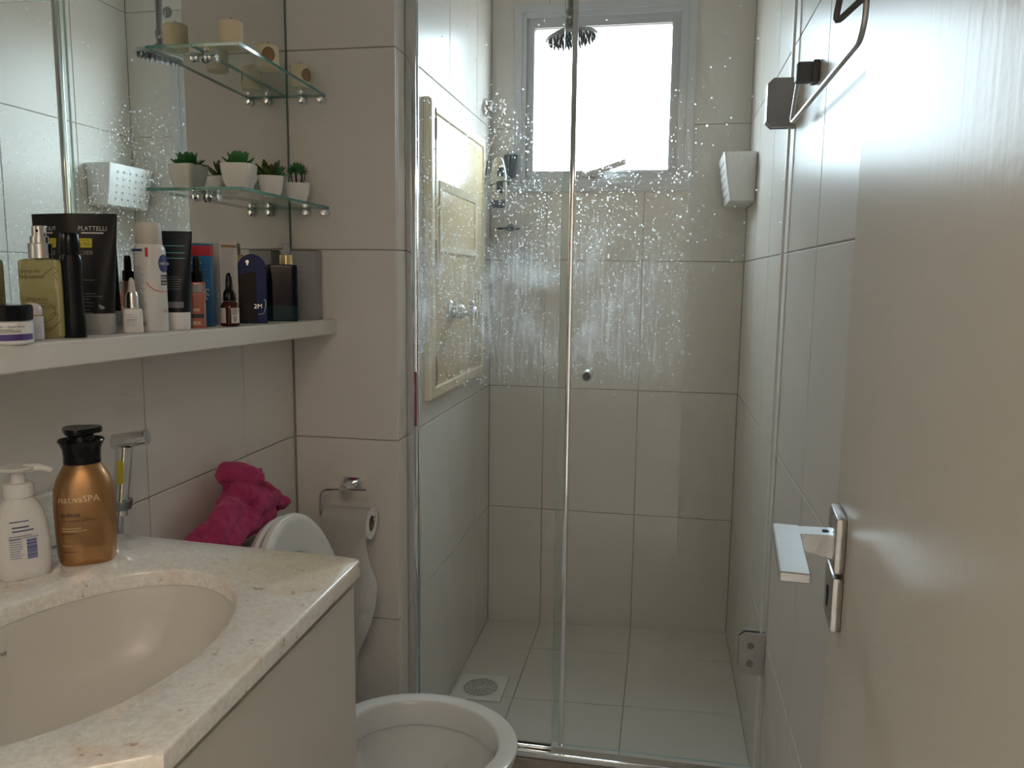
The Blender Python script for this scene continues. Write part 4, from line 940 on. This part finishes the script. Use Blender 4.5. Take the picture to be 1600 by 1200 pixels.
for j in range(NZ + 1):
    u = j / NZ; row = []
    for i in range(NX + 1):
        v = i / NX
        if u < .12:
            a = PI / 2 + (u / .12) * PI / 2; yy = YR + (R1 + .0008) * math.cos(a); zz = ZRo + (R1 + .0008) * math.sin(a); xl, xr = XR0, XR1 - .001
        else:
            q = (u - .12) / .88; zz = ZRo - q * .40; yy = YR - R1 - .0008 - .010 * math.sin(q * 2.2) + .012 * q * math.sin(v * 5 + q * 2.0) - .006 * math.sin(v * 9) * q
            xr = XR1 - .001 - .022 * math.sin(min(1, q * 3.2) * PI) * .6 + .040 * math.sin(min(1, q * 1.3) * PI) - .028 * q; xl = XR0 + .02 * math.sin(q * PI) - .01 * q
        row.append(bm.verts.new((xl + (xr - xl) * v, yy, zz)))
    g.append(row)
for j in range(NZ):
    for i in range(NX): bm.faces.new((g[j][i], g[j][i + 1], g[j + 1][i + 1], g[j + 1][i]))
bmesh.ops.solidify(bm, geom=bm.faces[:], thickness=.0006); obj('hanging_sheet', bm, M['paper'], t, 60)

# ------------------------------------------------------------------ inside the shower
t = thing('access_panel', 'tall yellowed plastic access cover on the shower side wall', 'panel', (XP, 0, 0))
y0, y1, z0, z1 = 2.000, 2.628, .925, 1.698
bm = BM(); loft(bm, [[Vector((x, y, z)) for y, z in ((y0 + d, z0 + d), (y1 - d, z0 + d), (y1 - d, z1 - d), (y0 + d, z1 - d))] for x, d in ((.0004, 0), (.014, 0), (.020, .004), (.022, .010), (.022, .030), (.017, .034), (.017, .040))], True, True)
obj('frame', bm, M['cream_edge'], t, 20)
bm = BM(); box(bm, (.0165, y0 + .044, z0 + .044), (.0215, y1 - .044, z1 - .044), .002, 2); cv = obj('cover', bm, M['cream'], t)
bm = BM(); ra = (2.070, 1.315, 2.500, 1.500); rb = (2.095, 1.333, 2.475, 1.478)
for d0, d1 in ((ra, rb),):
    q = [(d0[0], d0[1]), (d0[2], d0[1]), (d0[2], d0[3]), (d0[0], d0[3])]; r = [(d1[0], d1[1]), (d1[2], d1[1]), (d1[2], d1[3]), (d1[0], d1[3])]
    for k in range(4):
        j = (k + 1) % 4; loft(bm, [[Vector((.0215, *q[k])), Vector((.0215, *q[j])), Vector((.0215, *r[j])), Vector((.0215, *r[k]))], [Vector((.0255, *q[k])), Vector((.0255, *q[j])), Vector((.0235, *r[j])), Vector((.0235, *r[k]))]])
obj('raised_border', bm, M['cream_edge'], cv, 20)
for zc in (1.63, 1.30, .995):
    bm = BM(); loft(bm, [[Vector((.022 + h, 2.036 + a * k, zc + b * k)) for a, b in ((-.003, -.035), (.005, -.030), (.007, -.006), (.003, .045), (-.002, .050), (-.004, 0))] for h, k in ((0, 1), (.0025, .9))]); obj('hinge_tab', bm, M['card'], t)

def valve(label, x, y, z, cross, s=1.0, spindle=0):
    t = thing('shower_valve', label, 'valve', (x, y, z), group='chrome valves in the shower')
    bm = BM(); lathe(bm, [(0, .0003), (.030 * s, .0003), (.031 * s, .004), (.027 * s, .009), (.018 * s, .013), (.0165 * s, .018), (.0165 * s, .030), (.019 * s, .033), (.0165 * s, .038), (.010 * s, .043), (.0085 * s, .052)], 28, ax='x'); obj('flange', bm, M['chrome'], t)
    bm = BM(); lathe(bm, [(.0085 * s, .050), (.012 * s, .054), (.012 * s, .070), (.007 * s, .075), (0, .076)], 20, ax='x')
    for k in range(4):
        a = k * PI / 2 + cross; d = Vector((0, math.cos(a), math.sin(a))); o = Vector((.062, 0, 0))
        tube(bm, [o + d * .006 * s, o + d * .016 * s, o + d * .022 * s, o + d * .026 * s, o + d * .029 * s], lambda u: (.0052 + .0028 * (u > .45) - .004 * (u > .9)) * s, 10)
    obj('cross_handle', bm, M['chrome'], t)
    if spindle:
        bm = BM(); lathe(bm, [(.004, .07), (.004, .105), (.010, .107), (.011, .112), (0, .116)], 16, ax='x'); obj('spindle', bm, M['chrome'], t)
    return t
valve('chrome cross-handle valve mounted through the yellowed access cover', XP + .022, 2.185, 1.153, .2, 1.1, 1)
valve('chrome cross-handle valve high on the wall beside the window, cord tied to it', XP, 2.702, 1.812, .3, .95)

# bottle hanging on a cord from the upper valve
t = thing('shampoo_bottle', 'pale shampoo bottle hung upside down on a cord by the window', 'bottle', (-.549, 2.66, 1.480), math.radians(12))
bm, sf = body([(.022, .022, .014, 3), (.026, .0265, .0165, 3), (.060, .0280, .0180, 2.8), (.105, .0270, .0175, 2.6), (.140, .0200, .0150, 2.4), (.157, .0150, .0120, 2.2), (.163, .0085, .008, 2)]); obj('bottle_body', bm, M['shampoo'], t)
obj('cap', body([(0, .0205, .0135, 3), (.002, .0220, .0150, 3), (.0216, .0225, .0150, 3)])[0], M['slate'], t)
bm = BM(); patch(bm, sf, -.004, .016, .100, .128); patch(bm, sf, -.006, .014, .045, .085); obj('label', bm, M['slate'], t)
t = thing('hanging_cord', 'pale cord tied from the upper valve to the hanging bottle', 'cord')
bm = BM(); tube(bm, [(XP + .062, 2.700, 1.790), (-.585, 2.64, 1.645), (-.583, 2.64, 1.62)], .0014, 6); tube(bm, [(XP + .066, 2.702, 1.790), (-.540, 2.70, 1.640)], .0007, 6); obj('line', bm, M['string'], t)
bm = BM(); tube(bm, smooth_path([(-.583, 2.64, 1.63), (-.590, 2.635, 1.55), (-.592, 2.635, 1.48)], 5), .0025, 6)
tube(bm, smooth_path([(-.549 + .034 * math.cos(a), 2.66 + .025 * math.sin(a), 1.558 + .01 * math.cos(a)) for a in [2 * PI * k / 10 for k in range(11)]], 3), .0015, 6); obj('loop', bm, M['wire'], t)
# dark suction dish on the back wall
t = thing('razor_holder', 'dark tapered razor holder on the shower end wall', 'holder', (-.533, YB, 1.640))
bm = BM(); loft(bm, [[Vector((x * k, -.0004 - d * .030, z)) for x, d in ((-.024, 0), (.024, 0), (.024, 1), (-.024, 1))] for z, k in ((-.045, .72), (.030, 1.0))]); bmesh.ops.bevel(bm, geom=bm.edges[:], offset=.002, segments=2, affect='EDGES'); obj('holder_body', bm, M['slate'], t)
bm = BM(); lathe(bm, [(.003, -.075), (.0035, .035)], 10, (-.004, -.036, 0)); obj('razor_handle', bm, M['rubber'], t)
# wire soap dish
t = thing('soap_dish', 'small dark wire soap dish low on the end wall of the shower', 'soap dish', (-.535, YB, 1.418))
bm = BM(); tube(bm, smooth_path([(.042 * math.cos(a), -.045 + .040 * math.sin(a), 0) for a in [2 * PI * k / 12 for k in range(13)]], 3), .0022, 6)
for k in range(-3, 4): tube(bm, [(k * .010, -.045 - .036 * math.sqrt(1 - (k / 4.2) ** 2), -.003), (k * .010, -.045 + .036 * math.sqrt(1 - (k / 4.2) ** 2), -.003)], .0014, 6)
tube(bm, [(0, -.008, 0), (0, -.0006, .004)], .003, 6); obj('wire_tray', bm, M['wire'], t)
bm = BM(); lathe(bm, [(0, -.001), (.014, -.001), (.013, -.005), (.004, -.010), (0, -.010)], 18, (0, 0, .006), 'y'); obj('suction_cup', bm, M['ashglass'], t)
# tap-shaped stand-in for an unclear dark shape on the back wall
t = thing('tap_shaped_form', 'small chrome tap-shaped form under the soap dish on the shower end wall', 'tap', (-.500, YB, 1.306))
bm = BM(); lathe(bm, [(0, -.0004), (.022, -.0004), (.021, -.005), (.011, -.010), (.010, -.050), (.008, -.056), (0, -.058)], 22, ax='y'); obj('tap_body', bm, M['dark_chrome'], t)
bm = BM(); tube(bm, [(-.040, -.044, -.004), (-.015, -.044, 0), (.015, -.044, 0), (.040, -.044, -.006)], lambda u: .006 + .002 * abs(2 * u - 1), 10); obj('tap_handle', bm, M['dark_chrome'], t)
bm = BM(); tube(bm, [(0, -.044, .004), (0, -.044, .030), (0, -.044, .034)], .007, 12); lathe(bm, [(.008, .032), (.012, .036), (.012, .046), (0, .050)], 16, (0, -.044, 0)); obj('tap_knob', bm, M['dark_chrome'], t)
# shower head
t = thing('rain_shower', 'dark chrome rain shower head with nozzles hanging before the window', 'shower head', (-.265, 2.22, 1.905))
bm = BM(); lathe(bm, [(0, .030), (.012, .030), (.014, .012), (.022, .004), (.044, -.004), (.066, -.014), (.071, -.019), (.069, -.024), (.062, -.025), (0, -.024)], 40); hd = obj('head', bm, M['dark_chrome'], t)
xf_m = Matrix.Rotation(math.radians(-8), 4, 'Y'); hd.matrix_local = xf_m
nz = BM()
for rr, k in ((.060, 24), (.046, 18), (.031, 12), (.015, 6)):
    for i in range(k):
        a = 2 * PI * i / k; lathe(nz, [(.0034, -.0235), (.0026, -.0310), (.0014, -.035)], 6, (rr * math.cos(a), rr * math.sin(a), 0))
obj('nozzles', nz, M['slate'], hd)['kind'] = 'stuff'
bm = BM(); tube(bm, round_path([(0, 0, .028), (0, 0, .20), (-.02, 0, .25), (XP + .265 + .001, 0, .25)], .05), .0105, 14); obj('arm', bm, M['dark_chrome'], t)
bm = BM(); lathe(bm, [(.0125, .024), (.0145, .028), (.0145, .048), (.012, .052)], 20); obj('swivel_nut', bm, M['dark_chrome'], t)
bm = BM(); lathe(bm, [(0, .001), (.028, .001), (.027, .005), (.012, .010)], 24, (XP + .265, 0, .25), 'x'); obj('wall_flange', bm, M['dark_chrome'], t)
# white basket on the right wall
t = thing('suction_basket', 'white perforated plastic basket on the right wall inside the shower', 'basket', (XR, 2.665, 1.486))
def brect(z, x0, x1, y0, y1, r=.010):
    out = []
    for (cx, cy, a0) in ((x1 - r, y1 - r, 0), (x0 + r, y1 - r, 90), (x0 + r, y0 + r, 180), (x1 - r, y0 + r, 270)):
        for k in range(6): a = math.radians(a0 + 18 * k); out.append(Vector((cx + r * math.cos(a), cy + r * math.sin(a), z)))
    return out
bm = BM(); loft(bm, [brect(0, -.072, -.003, -.113, .113), brect(.003, -.077, -.001, -.117, .117), brect(.080, -.090, -.001, -.120, .120), brect(.142, -.099, -.001, -.123, .123), brect(.146, -.0995, -.001, -.123, .123), brect(.146, -.0965, -.004, -.120, .120), brect(.008, -.074, -.006, -.113, .113)]); obj('tub', bm, M['white'], t)
bm = BM()
for i in range(6):
    for j in range(5):
        zz = .026 + j * .0235; xx = -.0772 - (zz - .003) * .161; lathe(bm, [(.0048, xx - .0006), (.0048, xx + .001)], 12, (0, -.075 + i * .034, zz), 'x')
obj('drain_holes', bm, M['ink_grey'], t)['kind'] = 'stuff'
for yy in (-.03, .03):
    bm = BM(); lathe(bm, [(0, -.0002), (.016, -.0002), (.015, -.0008)], 20, (0, yy, .120), 'x'); obj('suction_cup', bm, M['ashglass'], t)
# little suction hook near the window top
t = thing('suction_hook', 'tiny clear suction hook above the window corner, seen in the mirror', 'hook', (.092, YB, 2.205))
obj('suction_cup', lathe(BM(), [(0, -.0004), (.020, -.0004), (.018, -.004), (.006, -.008), (0, -.008)], 24, ax='y'), M['ashglass'], t)
bm = BM(); tube(bm, smooth_path([(0, -.008, .002), (0, -.012, -.006), (0, -.014, -.018), (0, -.022, -.024), (0, -.026, -.016)], 5), .0018, 8); obj('wire_hook', bm, M['chrome'], t)
# floor drain
t = thing('floor_drain', 'square white drain cover with radial slots in the shower floor', 'drain', ((DR[0] + DR[2]) / 2, (DR[1] + DR[3]) / 2, -.0285))
t.rotation_euler = (0, -math.radians(1.9), 0)
hs = .0775; bm = BM(); n = 48
sq = []
for i in range(n):
    a = 2 * PI * i / n; c, s_ = math.cos(a), math.sin(a); k = hs / max(abs(c), abs(s_)); sq.append((k * c, k * s_))
cir = [(.056 * math.cos(2 * PI * i / n), .056 * math.sin(2 * PI * i / n)) for i in range(n)]
loft(bm, [[Vector((x, y, z)) for x, y in P] for P, z in ((sq, -.004), (sq, .0015), ([(x * .985, y * .985) for x, y in sq], .0025), (cir, .0025), (cir, -.004))], False, False); obj('rim', bm, M['white'], t)
bm = BM()
for r0, r1 in ((.0545, .0563), (.0402, .0420), (.0272, .0288), (.0142, .0156), (.0, .0040)):
    lathe(bm, [(r1, -.002), (r1, .0022), (max(r0, .0002), .0022), (max(r0, .0002), -.002)], 48, cap0=False, cap1=(r0 == 0))
for r0, r1, k in ((.042, .054, 30), (.0285, .040, 22), (.0155, .027, 14), (.004, .014, 8)):
    for i in range(k):
        a = 2 * PI * i / k; d = Vector((math.cos(a), math.sin(a), 0)); e = Vector((-d.y, d.x, 0)) * .0009
        loft(bm, [[d * r0 - e + Vector((0, 0, z)), d * r1 - e + Vector((0, 0, z)), d * r1 + e + Vector((0, 0, z)), d * r0 + e + Vector((0, 0, z))] for z in (-.002, .0021)])
obj('grate', bm, M['white'], t)
obj('drain_pit', lathe(BM(), [(.0575, -.003), (.0575, -.02), (0, -.02)], 32, cap0=False), M['dark'], t)

# fine print on labels stays joined: it is too small to pick apart
for o in D.objects:
    if o.type == 'MESH' and o.name.split('.')[0] in ('lettering', 'small_print', 'barcode', 'teal_stripes', 'brand_lettering', 'gold_lettering', 'dark_lettering', 'red_print', 'black_print', 'clear_rim', 'swirl_mark', 'label'):
        o['kind'] = 'stuff'
